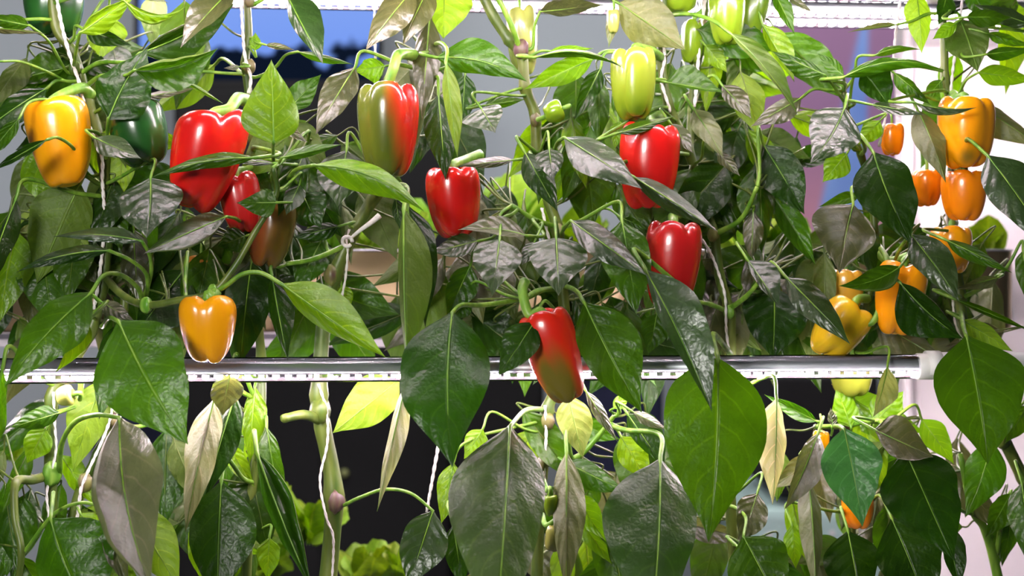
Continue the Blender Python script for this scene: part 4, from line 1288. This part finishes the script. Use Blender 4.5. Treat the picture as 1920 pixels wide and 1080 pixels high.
bell_pepper(1807,366,88,96,0,-2,mo,'orange pepper directly below the largest yellow pepper at right',4,.3,.15,.1,[(1795,315,0),(1788,305,2)],0,16,'yellow and orange peppers')
bell_pepper(1785,468,86,88,0,0,my,'yellow pepper behind the grey green leaf below the orange pepper',4,.5,.2,.1,[(1790,420,1),(1787,410,2)],0,17,'yellow and orange peppers')
bell_pepper(1686,560,104,140,8,-4,pepper_material('yellow_orange_skin',(1.0,.33,.002)),'yellow orange pepper behind curled leaves left of the right stem',3,.4,.3,.16,[(1705,480,-2),(1668,490,-1),(1645,470,2)],0,18,'yellow and orange peppers')
bell_pepper(1570,616,100,118,34,-2,pepper_material('lemon_skin',(0.80,.50,.012),spot=((-.02,-.03,-.036),.022,(.06,.13,.01))),'lemon yellow pepper tilted and resting on the lamp line at lower right',3,.9,.25,.16,[(1612,560,-1),(1625,560,2)],0,19,'yellow and orange peppers')
bell_pepper(1672,262,46,60,0,4,mo,'orange pepper peeping out behind leaves left of the largest yellow pepper',4,.3,.15,.1,None,0,20,'yellow and orange peppers')
bell_pepper(1738,352,60,70,0,3,mo,'orange pepper mostly hidden left of the stacked orange pepper',4,.3,.15,.1,None,0,21,'yellow and orange peppers')
bell_pepper(1298,80,50,80,5,5,mlg,'small light green pepper at top between the two stems',4,.4,.1,.1,[(1305,30,5),(1318,20,5)],0,22,'green peppers')
bell_pepper(1364,28,78,112,0,1,mlg,'light green pepper at the top edge left of its darker twin',4,.5,.2,.12,[(1350,-40,2),(1326,-50,5)],0,23,'green peppers')
bell_pepper(1408,20,66,120,12,4,pepper_material('mid_green_skin',(0.14,.26,.012)),'mid green pepper at the top edge right of its lighter twin',4,.5,.2,.12,[(1390,-50,4),(1326,-55,5)],0,24,'green peppers')
bell_pepper(1272,-2,74,50,0,4,mlg,'light green pepper cut by the top edge right of the pale underside leaf',4,.5,.2,.12,None,0,25,'green peppers')
bell_pepper(978,78,60,130,-3,5,pepper_material('pale_olive_skin',(0.36,.40,.09),(0.10,.15,.02),(-1,0,-.4),.25,.5),'pale olive green pepper behind the purple stem joint at top centre',3,.9,.1,.14,None,0,26,'green peppers')
bell_pepper(1598,708,84,74,0,2,pepper_material('olive_yellow_skin',(0.12,.14,.012)),'olive green pepper bottom showing just under the tube lamp at right',4,.4,.15,.12,None,0,27,'green peppers')
bell_pepper(1540,828,34,40,0,0,my,'yellow pepper glimpse under leaves at lower right',4,.4,.15,.12,None,0,28,'yellow and orange peppers')
bell_pepper(1606,958,62,66,0,-2,mo,'orange pepper almost hidden behind the bluish green leaf at lower right',4,.4,.15,.12,None,0,29,'yellow and orange peppers')
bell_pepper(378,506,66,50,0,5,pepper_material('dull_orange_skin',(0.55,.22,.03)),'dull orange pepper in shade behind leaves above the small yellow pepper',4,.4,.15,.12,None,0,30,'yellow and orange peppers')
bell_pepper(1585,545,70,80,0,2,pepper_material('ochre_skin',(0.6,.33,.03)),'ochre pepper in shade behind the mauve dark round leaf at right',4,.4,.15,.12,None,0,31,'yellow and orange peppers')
# small fruit
mb = pepper_material('young_fruit_skin',(0.34,.36,.08))
bell_pepper(1038,1010,34,48,10,-6,mb,'tiny pale young pepper at the bottom beside the large olive leaf',3,.4,.1,.06,[(1024,985,-4),(1016,965,1)],0,41,'tiny young peppers',True)
bell_pepper(1034,948,30,40,-5,-6,mlg,'tiny green young pepper above the pale tiny one',3,.4,.1,.06,[(1026,920,-3),(1018,900,2)],0,42,'tiny young peppers',True)
bell_pepper(122,742,40,30,80,-2,mb,'tiny pale young pepper under the lamp at far left',3,.4,.1,.06,[(150,748,0),(152,720,2)],0,43,'tiny young peppers',True)
bell_pepper(1150,40,26,44,0,0,mb,'tiny pale bud like pepper beside the pale underside leaf at top',3,.4,.1,.06,None,0,44,'tiny young peppers',True)
bell_pepper(1038,210,46,36,70,-1,mlg,'small curved green pepper at the stem joint above the grey heart leaf',3,.4,.1,.06,[(1015,222,1),(1006,224,3)],0,45,'tiny young peppers',True)

# ------------------------------------------------------------------ strings
STR = [
 ([(98,-60,1.8),(112,30,1.8),(128,95,1.6),(150,160,1.6),(165,230,1.8),(190,290,1.6),(192,340,1.8),(196,420,2),(186,520,1.8),(176,580,1.8)], 2.3, 'white string twined along the far left stem'),
 ([(100,735,1.8),(103,800,1.6),(104,850,1.6),(88,920,1.6),(92,980,1.8),(95,1110,2)], 1.6, 'white string beside the thick lower stem at far left'),
 ([(206,690,2),(212,740,2),(202,800,1.6),(158,900,1.4),(150,930,1.4),(140,1010,2)], 2.0, 'white string on the slanting pale stem at lower left'),
 ([(449,-60,2),(455,60,2),(460,110,1.8),(470,145,1.8),(466,175,2.2)], 2.0, 'white string before the blue screen'),
 ([(700,-40,2),(702,20,2),(704,110,2),(706,165,2),(705,240,3)], 1.7, 'thin white string hanging above the two tone pepper'),
 ([(655,430,2.6),(650,450,2.4),(652,470,2.4),(648,520,2.6),(640,560,3)], 1.5, 'white string tied to the thick stem left of the hanging leaf'),
 ([(597,720,2.4),(612,770,2.4),(614,830,2.6),(600,900,2.4),(612,970,2.2),(625,1010,2.2),(622,1100,2.6)], 1.7, 'white string winding down the thick lower stem'),
 ([(818,790,2),(822,830,2),(814,880,2),(800,960,2)], 2.2, 'pale fuzzy string hanging over the dark gap at lower centre'),
 ([(1022,760,2),(1024,820,1.8),(1020,880,1.8),(1024,930,2)], 1.9, 'white string along the lower middle stem'),
 ([(1016,390,2),(1025,430,1.8),(1030,450,2)], 1.9, 'short white string end above the round grey leaf'),
 ([(1238,-40,2.2),(1242,60,2.2),(1246,110,2.2),(1240,150,2.2),(1254,200,2.2),(1256,210,2.4)], 2.1, 'white string beside the pale green pepper'),
 ([(1322,0,4),(1312,80,4),(1306,160,4),(1302,200,4.2)], 2.4, 'white string on the second stem at upper right of centre'),
 ([(1298,425,1.6),(1330,470,1.6),(1350,520,1.8),(1360,560,1.8),(1362,620,1.8),(1370,680,2)], 1.8, 'white string slanting down right of the lower red pepper'),
 ([(1694,-40,1),(1680,60,1),(1672,140,1.2),(1660,220,1.2),(1648,275,1.2)], 2.0, 'white string hanging left of the white panel'),
 ([(1808,-40,1),(1798,60,1),(1788,120,1.2),(1782,180,1.4)], 2.0, 'white string above the largest yellow pepper'),
 ([(1772,380,1),(1778,440,1),(1784,520,1),(1790,600,1),(1806,640,1)], 1.6, 'white string along the far right stem below the orange peppers'),
]
for pts, r, lb in STR:
    sm = catmull(pts, 10)
    path = [np.array(P(p[0], p[1], p[2] / 100)) for p in sm]
    # two twisted strands share one cord
    root = empty('support_string', Vector(path[-1]), lb, 'string', 'white support strings')
    for ph in (0, math.pi):
        st, acc = [], 0.0
        for i, p in enumerate(path):
            if i: acc += np.linalg.norm(path[i] - path[i - 1])
            a = acc / 0.011 * 2 * math.pi * .5 + ph
            st.append(p + np.array([math.cos(a), math.sin(a), 0]) * r * 0.00042)
        tube('strand', st, [r * 0.00062] * len(st), M['string'], root, 6)
# the knot with loose end on the thick stem
kn = empty('string_knot', P(652, 453, 2.2 / 100), 'white string knot with a frayed end on the thick stem', 'string')
c = P(652, 453, 2.0 / 100)
loop = [(c.x + .0055 * math.cos(a), c.y - .004 + .002 * math.sin(2 * a), c.z + .0055 * math.sin(a)) for a in np.linspace(0, 5.6, 16)]
tube('loop', loop, [0.0022] * 16, M['string'], kn, 7)
path = catmull([P(656, 448, .02), P(675, 432, .012), P(695, 418, .010), P(712, 404, .012)], 5)
tube('loose_end', path, [0.0016 + 0.0022 * i / len(path) for i in range(len(path))], M['string'], kn, 7)
